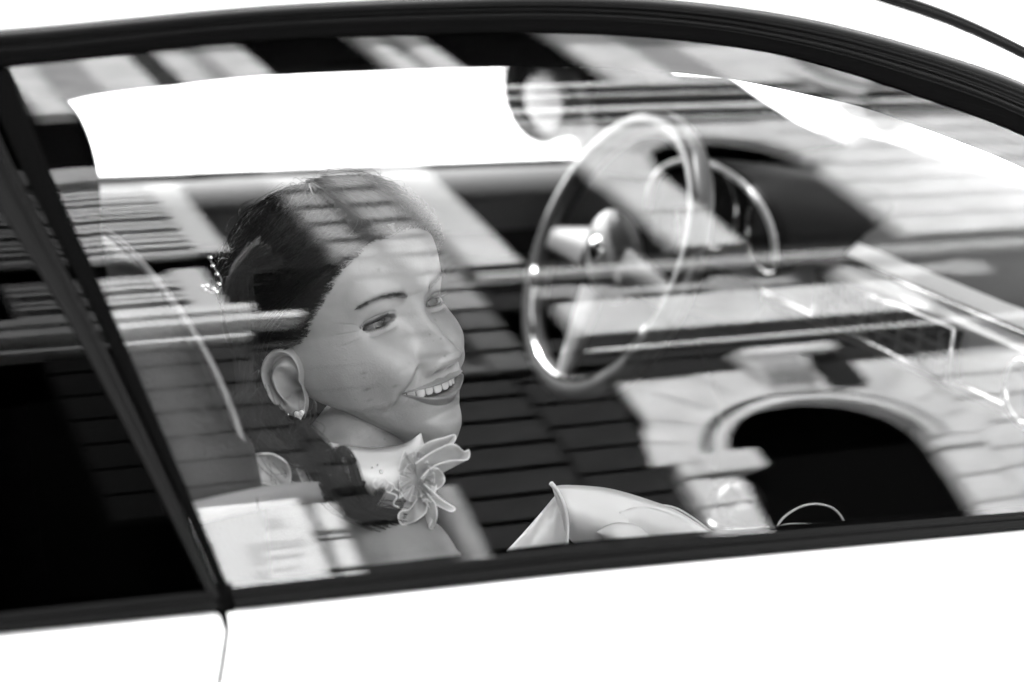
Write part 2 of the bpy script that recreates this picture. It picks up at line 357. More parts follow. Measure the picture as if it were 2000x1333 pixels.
def sampled(zf, x0, x1, n=80): return [(x0+(x1-x0)*i/(n-1), zf(x0+(x1-x0)*i/(n-1))) for i in range(n)]
ztop_belt = lambda x: -.1585-.037*max(0, x)**1.3-.004*max(0, -x); zbot_belt = lambda x: -.174-.031*max(0, x)**1.3+.004*max(0, -x)
beltprof = [(-.25, -.004), (0, .0), (.06, .004), (.3, .005), (.42, .0035), (.47, .003), (.53, .007), (.64, .0105), (.78, .0105), (.86, .008), (.90, .005), (1.0, .006), (1.05, .001), (1.1, -.02)]
for far in (False, True):
    MB().grid(strip(GTc, OTc, [q for q in ridge if q[0] >= .40], far)).build('window_frame', TRIM, car)
    MB().grid(strip(GTc, OTc, [(-.05, -.004), (0, .0), (.05, .003), (.25, .003), (.33, .004), (.405, .004)], far)).build('window_seal', RUBBER, car)
    for x0, x1 in ((-1.08, -.2745), (-.2615, .9)):
        ca, cb = sampled(ztop_belt, x0, x1), sampled(zbot_belt, x0, x1); P = strip(ca, cb, beltprof, far)
        MB().grid(P).build('belt_moulding', TRIM, car)
# pillar strip between the door window and the rear window, (x,z) centre line
PR = [(-.384, .212), (-.362, .135), (-.335, .054), (-.302, -.045), (-.268, -.145), (-.262, -.165)]
PL = [(-.440, .200), (-.405, .115), (-.362, .029), (-.318, -.07), (-.283, -.155), (-.279, -.165)]
PRc, PLc = crv(PR, 40), crv(PL, 40)
for far in (False, True):
    MB().grid(strip(PLc, PRc, [(-.02, -.006), (0, .001), (.1, .0025), (.3, .0035), (.50, .003), (.52, -.003), (.6, -.003)], far)).build('pillar_cover', TRIM, car)
    MB().grid(strip(PLc, PRc, [(.58, -.003), (.62, .003), (.8, .005), (.92, .005), (1.0, .002), (1.03, -.006)], far)).build('pillar_seal', RUBBER, car)
# glass
def glass_sheet(name, m, xl, xr, top, far):
    P = []
    for i in range(61):
        t = i/60; row = []
        for j in range(41):
            s_ = j/40; xb = xl[0]+(xr[0]-xl[0])*t; xt = xl[1]+(xr[1]-xl[1])*t; zt = top(xt); zb = ztop_belt(xb)-.012
            zz = zb+(zt-zb)*s_; xx = xb+(xt-xb)*s_; row.append(near(xx, zz))
        P.append(row)
    return MB().grid(mir(P) if far else P).build(name, m, car)
gtop = lambda x: float(np.interp(x, [p[0] for p in GTc[:112]], [p[1] for p in GTc[:112]]))+.006
for far in (False, True):
    glass_sheet('door_glass', GLASS if not far else GLASS3, (-.272, -.388), (.845, .78), gtop, far)
    glass_sheet('rear_side_glass', GLASS2, (-1.05, -.98), (-.272, -.395), gtop, far)
MB().grid([[near(-.2755, -.156, .001), near(-.2605, -.156, .001)], [near(-.2755, -.170, .003), near(-.2605, -.170, .003)], [near(-.2755, -.1755, .003), near(-.2605, -.1755, .003)], [near(-.2700, -.180, .001), near(-.2660, -.180, .001)]]).build('seal_block', RUBBER, car, solid=.002)
# body sides
sect = [(-.1745, -.0005), (-.178, .006), (-.186, .014), (-.21, .026), (-.25, .040), (-.32, .058), (-.42, .070), (-.55, .072), (-.72, .060), (-.88, .030), (-.95, -.01)]
def side(xa, xb, far, nm):
    P = []
    n = 60
    for i in range(n+1):
        row = []
        for (z, o_) in sect:
            f = (z+.1745)/-.18; lo = xa(z); hi = xb(z); x = lo+(hi-lo)*i/n
            z2 = z+(zbot_belt(x)+.1745)*max(0, 1-(-.1745-z)/.2)-.0015
            row.append((x, yg(x, -.1745)-o_, z2))
        P.append(row)
    return MB().grid(mir(P) if far else P).build(nm, PAINT, car, solid=.003)
seamx = lambda z: float(np.interp(-z, [.1745, .178, .186, .21, .26, .4, .9], [-.2665, -.2675, -.2705, -.278, -.293, -.31, -.31]))
for far in (False, True):
    side(lambda z: seamx(z)+.0026-.0030*max(0, (z+.184)/.01), lambda z: 1.0, far, 'door')
    side(lambda z: -1.7, lambda z: seamx(z)-.0018-.008*max(0, (z+.186)/.0115)**2, far, 'rear_quarter_panel')
    side(lambda z: 1.006, lambda z: 1.9, far, 'front_wing')
    P = [[(x, yg(x, -.18)+.012+o_, z) for z, o_ in ((-.185, 0), (-.25, .0), (-.9, .01))] for x in sv(-1.6, 1.5, 40)]
    MB().grid(mir(P) if far else P).build('inner_door_shell', INNER, car)
# roof surfaces: parameter s across the car
def oe(x):
    if x < -1.0: z = .125-.28*(-1.0-x)
    elif x < .69: z = float(np.interp(x, [p[0] for p in OTc[:105]], [p[1] for p in OTc[:105]]))
    else: z = .125-.44*(x-.69)
    return z
def upper(x, s_):
    z = oe(x); ye = yg(x, min(z, .3)); y = ye+(1.35-2*ye)*s_; q = 2*s_-1
    return (x, y, z+.085*(1-abs(q)**2.6)*(1 if x > -1 else 1)+.001)
XH = .47
MB().grid([[upper(x+(.06*(1-(2*s_-1)**2) if x > XH-.01 else 0), s_) for s_ in sv(.085, .915, 30)] for x in sv(-1.4, XH, 60)]).build('roof', PAINT, car, solid=.004)
for a, b_ in ((0, .085), (1, .915)):
    MB().grid([[upper(x, s_) for s_ in sv(a, b_, 6)] for x in sv(-1.4, 1.25, 90)]).build('windscreen_pillar', PAINT, car, solid=.004)
def wsp(x, s_, dz=0):
    p = upper(x, s_); return (p[0], p[1], p[2]+dz)
MB().grid([[wsp(XH+.06*(1-(2*s_-1)**2)+(1.18-XH)*t, s_, -.004) for s_ in sv(.09, .91, 30)] for t in sv(0, 1, 30)]).build('windscreen', GLASS3, car)
for s_ in (.088, .912): MB().tube([wsp(x, s_, .002) for x in sv(XH-.02, 1.2, 40)], .0095, 8).build('windscreen_seal', TRIM, car)
for s_ in (.105, .895): MB().tube([wsp(x, s_, -.004) for x in sv(XH+.02, 1.2, 40)], .004, 6).build('windscreen_border', RUBBER, car)
MB().tube([wsp(XH+.06*(1-(2*s_-1)**2), s_, .002) for s_ in sv(.088, .912, 30)], .006, 8).build('header_seal', TRIM, car)
MB().grid([[(x, y, -.12-.12*(x-1.15)-.12*abs(y-.675)**2.2) for y in sv(-.10, 1.45, 20)] for x in sv(1.20, 2.1, 12)]).build('bonnet', PAINT, car, solid=.004)
# headliner and rails
MB().grid([[tuple(np.array(upper(x, s_))-np.array([0, 0, .035])) for s_ in sv(.04, .96, 20)] for x in sv(-1.3, XH+.03, 30)]).build('headliner', INNER, car)
LIN = [at(-400, 285, .16), at(-150, 240, .16), at(60, 212, .16), at(125, 200, .16), at(200, 184, .165), at(350, 166, .168), at(500, 150, .17), at(750, 138, .17), at(1000, 130, .172), at(1130, 133, .172), at(1270, 139, .17), at(1420, 155, .168), at(1560, 182, .165), at(1700, 215, .16), at(1880, 280, .145), at(2000, 330, .13), at(2250, 450, .10), at(2450, 590, .06)]
Lc = crv([tuple(p) for p in LIN], 120)
for far in (False, True):
    P = []
    for i, q in enumerate(Lc):
        x, y, z = q; zt = oe(x)-.004; yo = yg(x, min(zt, .26))+.006
        P.append([(x, yo+.004, zt-.012), (x, (y+yo)/2-.012, (z+zt)/2-.006), (x, y-.003, z+.003), (x, y, z), (x, y+.006, z+.004), (x, y+.05, z+.06), (x, y+.10, z+.09)])
    MB().grid(mir(P) if far else P).build('roof_rail_lining', INNER, car)
# pillar lining behind the pillar cover, near side: curved front edge
PB = [at(100, 185, .16), at(125, 200, .16), at(150, 232, .15), at(168, 270, .14), at(180, 310, .13), at(188, 350, .12), at(191, 385, .11), at(196, 470, .09), at(215, 600, .05), at(250, 760, .02)]
MB().grid([[tuple(p), tuple(np.array(p)+[-.02, -.004, 0]), tuple(np.array(p)+[-.15, -.03, .0])] for p in crv([tuple(p) for p in PB], 40)]).build('pillar_lining', INNER, car, solid=.01)
# far door card and pad
DP = [(1.432, -.168), (1.425, -.160), (1.40, -.162), (1.375, -.175), (1.355, -.20), (1.35, -.235)]
MB().grid([[(x, y, z) for y, z in DP] for x in sv(-.9, 1.0, 10)]).build('door_pad', PADGREY, car)
MB().grid([[(x, y, z) for y, z in ((1.352, -.232), (1.36, -.30), (1.34, -.5), (1.36, -.9))] for x in sv(-.9, 1.0, 10)]).build('door_card', BLACK, car)
MB().tube([(x, 1.427, -.157) for x in (-.9, 0, 1.0)], .005, 8).build('window_channel', RUBBER, car)
MB().box(.55, .72, 1.33, 1.36, -.30, -.275).build('door_handle', BLACK, car)
MB().box(-1.4, 1.3, .0, 1.35, -.95, -.86).build('floor_pan', INNER, car, smooth=False)
MB().box(-1.45, -1.40, .0, 1.35, -.95, .12).build('rear_bulkhead', INNER, car, smooth=False)
MB().box(-1.4, -.75, .05, 1.3, -.86, -.25).build('rear_bench', INNER, car, smooth=False)
# far windscreen pillar lining (broad, pale on its inner face)
FA = [(at(1128, 134, 1.34), at(1425, 150, 1.25)), (at(1150, 200, 1.36), at(1480, 190, 1.26)), (at(1160, 270, 1.38), at(1560, 240, 1.27)), (at(1162, 315, 1.39), at(1680, 295, 1.27)), (at(1165, 350, 1.40), at(1780, 330, 1.27))]
MB().grid([[tuple(a+(b_-a)*t+np.array([0, -.02*math.sin(math.pi*t), 0])) for t in sv(0, 1, 8)] for a, b_ in FA]).build('pillar_trim', INNER, car, solid=.01)
# wing mirrors
def wing_mirror(cy, sgn):
    c = np.array([.80, cy, -.085]); b = MB(); rows = []
    for i in range(13):
        t = i/12; k = math.sqrt(max(0, 1-(t*.98)**2.4)); rows.append([(c[0]-.01+.085*t, c[1]+.108*k*math.copysign(abs(math.cos(a))**.85, math.cos(a)), c[2]+.070*k*math.copysign(abs(math.sin(a))**.85, math.sin(a))) for a in [2*math.pi*j/36 for j in range(36)]])
    b.grid(rows, closev=True); w = b.build('wing_mirror', GLOSSB, car)
    rim = [(c[0]-.010, c[1]+.104*math.cos(a), c[2]+.066*math.sin(a)) for a in [2*math.pi*j/40 for j in range(40)]]
    MB().tube(rim, .009, 8, closed=True).build('rim', BLACK, w)
    MB().grid([[(c[0]-.008-.004*(1-k*k), c[1]-.012+.066*k*math.cos(a), c[2]-.012+.040*k*math.sin(a)+.0*k) for a in [2*math.pi*j/36 for j in range(37)]] for k in sv(0, 1, 6)]).build('mirror_glass', mat('mirror_silver', .14, .12, metal=1), w)
    MB().tube([(c[0]+.02, c[1]-sgn*.07, c[2]-.03), (c[0]+.02, c[1]-sgn*.16, c[2]-.08)], .02, 10).build('stalk', GLOSSB, w)
wing_mirror(1.585, 1)
# dashboard swept across the car
DT = [(1.30, -.135), (1.18, -.105), (1.08, -.118), (.98, -.142), (.935, -.1555), (.92, -.164)]
DF = [(.9195, -.1645), (.907, -.1715), (.892, -.185), (.885, -.1995)]
DS = [(.885, -.200), (.880, -.225), (.886, -.262), (.896, -.285)]
DL = [(.896, -.286), (.93, -.305), (.935, -.40), (.99, -.52), (1.0, -.8)]
dash = MB().grid([[(x+.03*abs(y-.675)**2, y, z-.01*abs(y-.675)**2) for x, z in DS] for y in sv(-.0, 1.38, 40)]).build('dashboard', CREAM, car)
MB().tube([(.893+.03*abs(y-.675)**2, y, -.181) for y in sv(.02, 1.36, 30)], .0045, 8).build('chrome_strip', CHROME, dash)
MB().tube([(.882+.03*abs(y-.675)**2, y, -.268) for y in sv(.02, 1.36, 30)], .004, 8).build('lower_strip', CHROME, dash)
MB().grid([[(x+.03*abs(y-.675)**2, y, z-.01*abs(y-.675)**2) for x, z in DL] for y in sv(-.0, 1.38, 40)]).build('lower_dash', BLACK, dash)
MB().grid([[(x+.03*abs(y-.675)**2, y, z-.01*abs(y-.675)**2) for x, z in DF] for y in sv(-.0, 1.38, 40)]).build('fascia_strip', PAINT, dash)
MB().grid([[(x+.03*abs(y-.675)**2, y, z-.01*abs(y-.675)**2) for x, z in DT] for y in sv(-.0, 1.38, 40)]).build('dash_top', DTOP, dash)
# centre vents
vx = .872
v = MB().box(vx, vx+.02, .60, .90, -.262, -.205).build('centre_vent', BLACK, dash, smooth=False)
for k in range(7):
    y = .62+k*.043; MB().box(vx-.006, vx, y, y+.005, -.258, -.209).build('fin', PADGREY, v, smooth=False)
for z in (-.245, -.228): MB().box(vx-.008, vx-.002, .605, .895, z, z+.003).build('blade', PADGREY, v, smooth=False)
fr = [(vx-.004, .598, -.264), (vx-.004, .902, -.264), (vx-.004, .902, -.203), (vx-.004, .598, -.203)]
MB().tube(fr, .004, 8, closed=True).build('vent_surround', CHROME, v)
for cy in (.45, 1.30):
    w = MB().tube([(.886+.02, cy, -.235), (.868, cy, -.235)], .045, 32).build('round_vent', CREAM, dash)
    MB().tube([(.866, cy+.036*math.cos(a), -.235+.036*math.sin(a)) for a in [2*math.pi*j/30 for j in range(30)]], .005, 8, closed=True).build('rim', CHROME, w)
    MB().tube([(.8675, cy, -.235), (.8655, cy, -.235)], .033, 30).build('core', BLACK, w)
# instrument pod
rows = []
for i in range(15):
    t = i/14; a = [math.pi*j/24 for j in range(25)]; w_ = .17*(1-.25*t); h_ = .095*(1-.6*t**1.5)
    rows.append([(.79+.30*t, 1.05+w_*math.cos(q), -.185+h_*math.sin(q)**.8) for q in a])
MB().grid(rows).build('instrument_pod', BLACK, dash, solid=.008)
MB().tube([(.788, 1.05+.17*math.cos(q), -.185+.095*math.sin(q)**.8) for q in [math.pi*j/30 for j in range(31)]], .005, 8).build('pod_rim', CREAM, dash)
for cy, r_ in ((.98, .055), (1.12, .055)):
    w = MB().tube([(.86, cy, -.165), (.84, cy, -.165)], r_, 28).build('gauge', BLACK, dash); MB().tube([(.838, cy+r_*math.cos(a), -.165+r_*math.sin(a)) for a in [2*math.pi*j/30 for j in range(30)]], .003, 8, closed=True).build('gauge_ring', CHROME, w)
# steering wheel
wc = Vector((.65, 1.05, -.205)); ax = Vector((-.93, 0, .36)).normalized(); e1 = Vector((0, 1, 0)); e2 = ax.cross(e1)*-1
if e2.z < 0: e2 = -e2
sw = MB().tube([wc+e1*.182*math.cos(a)+e2*.182*math.sin(a) for a in [2*math.pi*j/72 for j in range(72)]], .0165, 14, closed=True).build('steering_wheel', WHEELM, car)
MB().tube([wc+ax*.012+e1*.172*math.cos(a)+e2*.172*math.sin(a) for a in [R(200+140*j/30) for j in range(31)]], .005, 8).build('rim_insert', CHROME, sw)
MB().ball(wc+ax*.0, .062, 14, (.45, 1, 1)).build('hub', WHEELH, sw)
MB().ball(wc+ax*.028, .018, 10, (.5, 1, 1)).build('hub_badge', CHROME, sw)
for a in (R(185), R(-5), R(270)):
    d = e1*math.cos(a)+e2*math.sin(a); t_ = ax.cross(d)
    rows = []
    for k in range(7):
        q = .05+.125*k/6; hw = .030-.014*k/6
        rows.append([wc+ax*(.012-.010*k/6+th)+d*q+t_*w_ for th, w_ in ((.006, -hw*.7), (.006, hw*.7), (0, hw), (-.006, hw*.7), (-.006, -hw*.7), (0, -hw))])
    MB().grid(rows, closev=True).build('spoke', WHEELH, sw)
MB().tube([wc, wc-ax*.22], .035, 14).build('column', BLACK, sw)
MB().tube([wc-ax*.05, wc-ax*.06-e1*.14+e2*.02], .007, 8).build('indicator_stalk', BLACK, sw)
# rear view mirror, gear lever, console
MB().box(.30, 1.0, .60, .76, -.86, -.52).build('centre_console', BLACK, car, smooth=False)
gl = MB().tube([(.66, .68, -.55), (.645, .68, -.46)], [.016, .009], 10).build('gear_lever', CHROME, car)
MB().ball((.643, .68, -.432), .037, 16, (1, 1, 1.1)).build('knob', GLOSSB, gl)
MB().tube([(.643+.036*math.cos(a), .68+.036*math.sin(a), -.445) for a in [2*math.pi*j/24 for j in range(24)]], .004, 8, closed=True).build('knob_ring', CHROME, gl)
# seats
def seat(cy):
    rows = []; n = 28
    prof = [(-.11, -.78, .15), (-.10, -.66, .2), (-.125, -.50, .235), (-.150, -.35, .245), (-.168, -.22, .235), (-.178, -.12, .215), (-.196, -.05, .180), (-.225, .005, .155), (-.255, .045, .125), (-.275, .062, .085), (-.29, .07, .02)]
    pc = smoothcurve(prof, 34)
    for (x, z, hw) in pc:
        th = .055 if z < .03 else .055*max(.1, (.075-z)/.045)
        row = []
        for j in range(n):
            a = 2*math.pi*j/n; c, s_ = math.cos(a), math.sin(a)
            yy = hw*math.copysign(abs(s_)**.55, s_); xx = th*math.copysign(abs(c)**.6, c)
            bol = .022*max(0, abs(yy)/hw-.55)/.45 if c > 0 and z < -.1 else 0
            row.append((x-.055+xx+bol, cy+yy, z))
        rows.append(row)
    s_ = MB().grid(rows, closev=True).build('seat', SEATM, car)
    for sg in (-1, 1):
        MB().tube([(x-.055+.045, cy+sg*hw*.93, z) for x, z, hw in pc[4:32]], .0035, 8).build('piping', PIPING, s_)
    MB().grid([[(x+.003-.004*abs(k)**2, cy+hw*.58*k, z) for k in sv(-1, 1, 8)] for x, z, hw in pc[3:20]]).build('centre_panel', SEATL, s_)
    rows = [[(.0+ .24*math.cos(a)*k**.5+.18, cy+.25*math.sin(a)*k**.5, -.60+.06*(1-k)) for a in [2*math.pi*j/30 for j in range(30)]] for k in sv(0, 1, 5)]
    rows += [[(.0+ .24*math.cos(a)+.18, cy+.25*math.sin(a), z) for a in [2*math.pi*j/30 for j in range(30)]] for z in (-.66, -.80)]
    MB().grid(rows, closev=True).build('cushion', SEATM, s_)
seat(.30); seat(1.05)
# seat belt (guide and webbing) near side
wb = [at(340, 1012, .03), at(440, 988, .06), at(540, 968, .10), at(620, 962, .15), at(700, 975, .20), at(800, 1010, .26), at(900, 1100, .34)]
Pw = crv([tuple(p) for p in wb], 30)
MB().grid([[tuple(p+np.array([0, .002, .009])), tuple(p-np.array([0, .002, .009]))] for p in Pw]).build('seat_belt', BELTM, car, solid=.0015)
# ------------------------------------------------------------------ woman in the passenger seat
HT = np.array([.0420, .2683, -.0440]); HS = 1.10
HR = np.array([[0.9374, -0.1618, 0.3085], [0.3378, 0.1927, -0.9204], [0.0904, 0.9658, 0.235]])
def _tilt(deg, piv):      # lean the head about the line of sight, pivoting at the mouth
    global HR, HT
    k = -fw; a = R(deg); K = np.array([[0, -k[2], k[1]], [k[2], 0, -k[0]], [-k[1], k[0], 0]]); Q = np.eye(3)+math.sin(a)*K+(1-math.cos(a))*K@K
    w_ = HT+HR@(np.array(piv)*HS); HR = Q@HR; HT = w_-HR@(np.array(piv)*HS)
_tilt(4.5, (0, -.075, 0))
def h2w(p): return HT+HR@(np.array(p, float)*HS)
def H2W(X): return HT+(X*HS)@HR.T
YT = np.array([-.127, -.124, -.117, -.108, -.095, -.08, -.065, -.045, -.02, 0, .02, .04, .06, .08, .10, .115, .124, .1285])
WT = np.array([.000, .014, .026, .037, .0465, .0535, .0585, .0635, .0675, .069, .071, .0735, .0745, .072, .064, .050, .030, .0])
FT = np.array([-.045, -.020, -.008, -.001, .0015, .0005, .003, .0035, .000, -.003, .0045, .0055, .001, -.008, -.026, -.048, -.072, -.098])
BT = np.array([-.055, -.070, -.085, -.095, -.110, -.125, -.138, -.155, -.172, -.182, -.188, -.190, -.187, -.178, -.160, -.140, -.120, -.100])
CT = np.array([-.050, -.052, -.058, -.064, -.074, -.082, -.088, -.092, -.093, -.094, -.095, -.095, -.095, -.096, -.096, -.097, -.098, -.099])
NT = np.array([2, 2, 1.95, 1.9, 1.95, 2.05, 2.15, 2.3, 2.35, 2.3, 2.3, 2.3, 2.2, 2.1, 2, 2, 2, 2])
ST = np.array([.060, .058, .052, .045, .034, .022, .012, .004, 0, 0, 0, 0, 0, 0, 0, 0, 0, 0])
def csp(x, X, Y):
    # monotone-ish smooth interpolation (cosine-free Catmull-Rom on a table)
    x = np.clip(x, X[0], X[-1]); i = np.clip(np.searchsorted(X, x)-1, 0, len(X)-2)
    m = np.gradient(Y, X); h = X[i+1]-X[i]; t = (x-X[i])/h
    return (2*t**3-3*t**2+1)*Y[i]+(t**3-2*t**2+t)*h*m[i]+(-2*t**3+3*t**2)*Y[i+1]+(t**3-t**2)*h*m[i+1]
def head_base(y, a, off=0.):
    w = csp(y, YT, WT); w = np.maximum(w, 0); zf = csp(y, YT, FT); zb = csp(y, YT, BT); zc = csp(y, YT, CT); n = csp(y, YT, NT); sh = csp(y, YT, ST)
    s, c = np.sin(a), np.cos(a)
    n = np.where(c > 0, n, 2.0)
    x = (w+off)*np.sign(s)*np.abs(s)**(2/n); d = np.where(c > 0, zf-zc+off, zc-zb+off)
    z = zc+d*np.sign(c)*np.abs(c)**(2/n)
    yy = y+sh*(zf-z)/.1*1.0+off*np.clip((y-.09)/.04, 0, 1)
    yy = np.where(yy > .05, .05+(yy-.05)*.84, yy)
    return x, yy, z
def gs(d, s): return np.exp(-.5*(d/s)**2)
def ss(x, a, b): t = np.clip((x-a)/(b-a), 0, 1); return t*t*(3-2*t)
# vertical samples: dense from the chin to the brows
ys = np.concatenate([np.linspace(-.127, -.105, 26), np.linspace(-.1045, .030, 300), np.linspace(.031, .110, 50), np.linspace(.112, .1285, 22)])
aa = np.concatenate([np.linspace(-math.pi, -1.45, 40)[:-1], np.linspace(-1.45, 1.45, 330), np.linspace(1.45, math.pi, 40)[1:-1]])
Yg, Ag = np.meshgrid(ys, aa, indexing='ij')
X, Y, Z = head_base(Yg, Ag); front = (np.cos(Ag) > .0).astype(float); fr_ = ss(np.cos(Ag), .0, .25)
ax_ = np.abs(X); tone = np.ones_like(X); dz = np.zeros_like(X)
# brow ridge, sockets, temple
dz += .0025*gs(ax_-.022, .016)*gs(Y-.017, .007)
dz -= .0060*gs(ax_-.019, .008)*gs(Y-.002, .010)+.0060*gs(ax_-.034, .010)*gs(Y-.001, .009)
dz -= .002*gs(ax_-.060, .012)*gs(Y-.022, .018)
# cheeks lifted by the smile
dz += .0085*gs(ax_-.040, .014)*gs(Y+.034, .013)+.0050*gs(ax_-.054, .011)*gs(Y+.024, .013)
dz -= .0035*gs(ax_-.050, .011)*gs(Y+.070, .014)
# nose
hh = np.interp(Y, [-.0560, -.0525, -.0495, -.0465, -.042, -.037, -.031, -.022, -.010, 0, .010, .016], [0, .0015, .0085, .0175, .0235, .0255, .0235, .0175, .0115, .0070, .0025, 0])
wn = np.interp(Y, [-.055, -.045, -.036, -.025, -.010, .005, .016], [.0085, .0085, .0085, .0068, .0058, .0065, .009])
dz += 1.12*hh*np.exp(-.5*(ax_/wn)**2.4)
dz += .0120*gs(ax_-.0140, .0046)*np.exp(-.5*np.abs((Y+.0420)/.0058)**2.6)
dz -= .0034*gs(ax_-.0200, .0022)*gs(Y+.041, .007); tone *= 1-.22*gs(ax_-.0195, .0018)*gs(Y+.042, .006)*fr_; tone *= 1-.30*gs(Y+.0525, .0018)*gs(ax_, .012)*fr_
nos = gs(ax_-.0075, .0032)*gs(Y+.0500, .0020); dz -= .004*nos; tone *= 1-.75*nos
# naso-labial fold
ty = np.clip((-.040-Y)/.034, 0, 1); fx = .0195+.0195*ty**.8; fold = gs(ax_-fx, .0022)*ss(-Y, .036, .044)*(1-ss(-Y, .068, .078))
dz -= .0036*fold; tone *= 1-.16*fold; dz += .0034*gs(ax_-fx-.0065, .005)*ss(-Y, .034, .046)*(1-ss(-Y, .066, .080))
fx2 = .041+.004*(1-((Y+.072)/.014)**2); f2 = gs(ax_-fx2, .002)*gs(Y+.076, .010); dz -= .0020*f2
# mouth
q = np.clip(ax_/.0345, 0, 1.2)
mz = -.0600    # corner height
Uo = mz+.0030*(1-q**1.8)-.0010*gs(ax_, .0035)+.0007*gs(ax_-.006, .004)
Ui = mz-.0022*(1-q**2)
Li = mz-.0126*(1-q**2.2)
Lo = mz-.0200*(1-q**2.0)-.0008
dz += .0045*gs(ax_, .026)*gs(Y+.066, .018)
ins = (ax_ < .0345)
op = ss(Ui-Y, -.0002, .0012)*ss(Y-Li, -.0002, .0012)*ins*ss(.0342-ax_, 0, .003)
up = np.clip((Y-Ui)/np.maximum(Uo-Ui, 1e-4), 0, 1); lipu = ((Y > Ui) & (Y < Uo) & ins)
lo_ = np.clip((Li-Y)/np.maximum(Li-Lo, 1e-4), 0, 1); lipl = ((Y < Li) & (Y > Lo) & ins)
edge = ss(.0345-ax_, 0, .006)
dz += .0028*np.sin(np.pi*np.sqrt(up))*lipu*edge+.0042*np.sin(np.pi*np.sqrt(lo_))*lipl*edge
dz -= .0105*op
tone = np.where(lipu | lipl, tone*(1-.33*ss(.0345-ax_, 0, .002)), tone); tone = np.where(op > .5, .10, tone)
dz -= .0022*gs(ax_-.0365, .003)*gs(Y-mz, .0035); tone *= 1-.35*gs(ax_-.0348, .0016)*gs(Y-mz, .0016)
# chin
dz += .0030*gs(ax_, .013)*gs(Y+.100, .008); dz -= .0042*gs(ax_, .016)*gs(Y+.0880, .0035); dz -= .0030*gs(ax_-.034, .006)*gs(Y+.088, .010)
Z = Z+dz*fr_
# eyelids
EX, EY, EZ, ER = .0315, .0005, -.0262, .0122
ex = (ax_-EX); ey = Y-EY
slope = -.06*ex    # outer corner slightly down
eyl = ey-slope
lid = ER+.0016; rr = ex**2+eyl**2
zl = EZ+np.sqrt(np.maximum(lid**2-rr, 1e-9))
kk = .0022; zl = np.where(rr < lid**2*.98, zl, -1.); hb_ = np.clip(.5+.5*(zl-Z)/kk, 0, 1)
Z = np.where((zl > -.5) & (Z > -.08), Z*(1-hb_)+zl*hb_+kk*hb_*(1-hb_), Z)
ue = .0042*np.sqrt(np.maximum(0, 1-np.abs(ex/.0145)**2.2))-.0004; le = -.0024*np.sqrt(np.maximum(0, 1-np.abs(ex/.0145)**2.2))-.0004
ope = (eyl < ue) & (eyl > le) & (np.abs(ex) < .0145) & (Z > -.08)
Z = np.where(ope, Z-.0048, Z); tone = np.where(ope, .12, tone)
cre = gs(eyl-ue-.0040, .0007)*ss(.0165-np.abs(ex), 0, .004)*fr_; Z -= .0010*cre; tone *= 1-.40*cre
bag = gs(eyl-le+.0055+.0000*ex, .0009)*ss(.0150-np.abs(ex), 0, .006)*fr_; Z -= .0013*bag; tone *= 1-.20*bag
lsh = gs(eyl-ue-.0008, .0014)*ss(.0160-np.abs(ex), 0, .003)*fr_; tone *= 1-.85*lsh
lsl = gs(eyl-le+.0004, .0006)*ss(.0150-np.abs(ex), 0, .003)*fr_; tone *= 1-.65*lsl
for k, (dy0, sl_) in enumerate(((.004, .55), (-.001, .1), (-.006, -.35))):      # laughter lines
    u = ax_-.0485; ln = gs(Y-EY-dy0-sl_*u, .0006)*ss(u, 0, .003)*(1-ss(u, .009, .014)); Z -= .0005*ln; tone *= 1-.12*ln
# brows painted hair density, hairs follow below
bx = np.clip((ax_-.012)/.036, 0, 1); by = .0165+.0075*np.sin(bx*2.0)-.0045*bx**3; bw_ = .0040*(1-.6*bx); bw_ = np.maximum(bw_, .0008)
br = gs(Y-by, bw_)*ss(ax_, .011, .016)*(1-ss(ax_, .045, .051))*fr_; tone *= 1-.72*br
# freckles and moles
for (fx_, fy_, r_, d_) in ((-.040, -.052, .0009, .35), (-.052, -.050, .0010, .4), (-.049, -.060, .0008, .3), (-.022, -.043, .0008, .4), (-.055, -.035, .0008, .35), (.018, -.012, .0008, .3), (-.030, .045, .0009, .3)):
    tone *= 1-d_*np.exp(-.5*((X-fx_)**2+(Y-fy_)**2)/r_**2)*fr_
# small asymmetries
Z += .0006*np.sin(X*90+Y*40)*fr_
HP = H2W(np.stack([X, Y, Z], -1).reshape(-1, 3)); nu, nv = X.shape
hf = [(i*nv+j, i*nv+(j+1) % nv, (i+1)*nv+(j+1) % nv, (i+1)*nv+j) for i in range(nu-1) for j in range(nv)]
htone = tone.reshape(-1)
def surf_z(x, y):      # front surface height near (x, y)
    d = (X-x)**2+(Y-y)**2+(Z < -.07)*1.; k = np.argmin(d); return Z.flat[k]

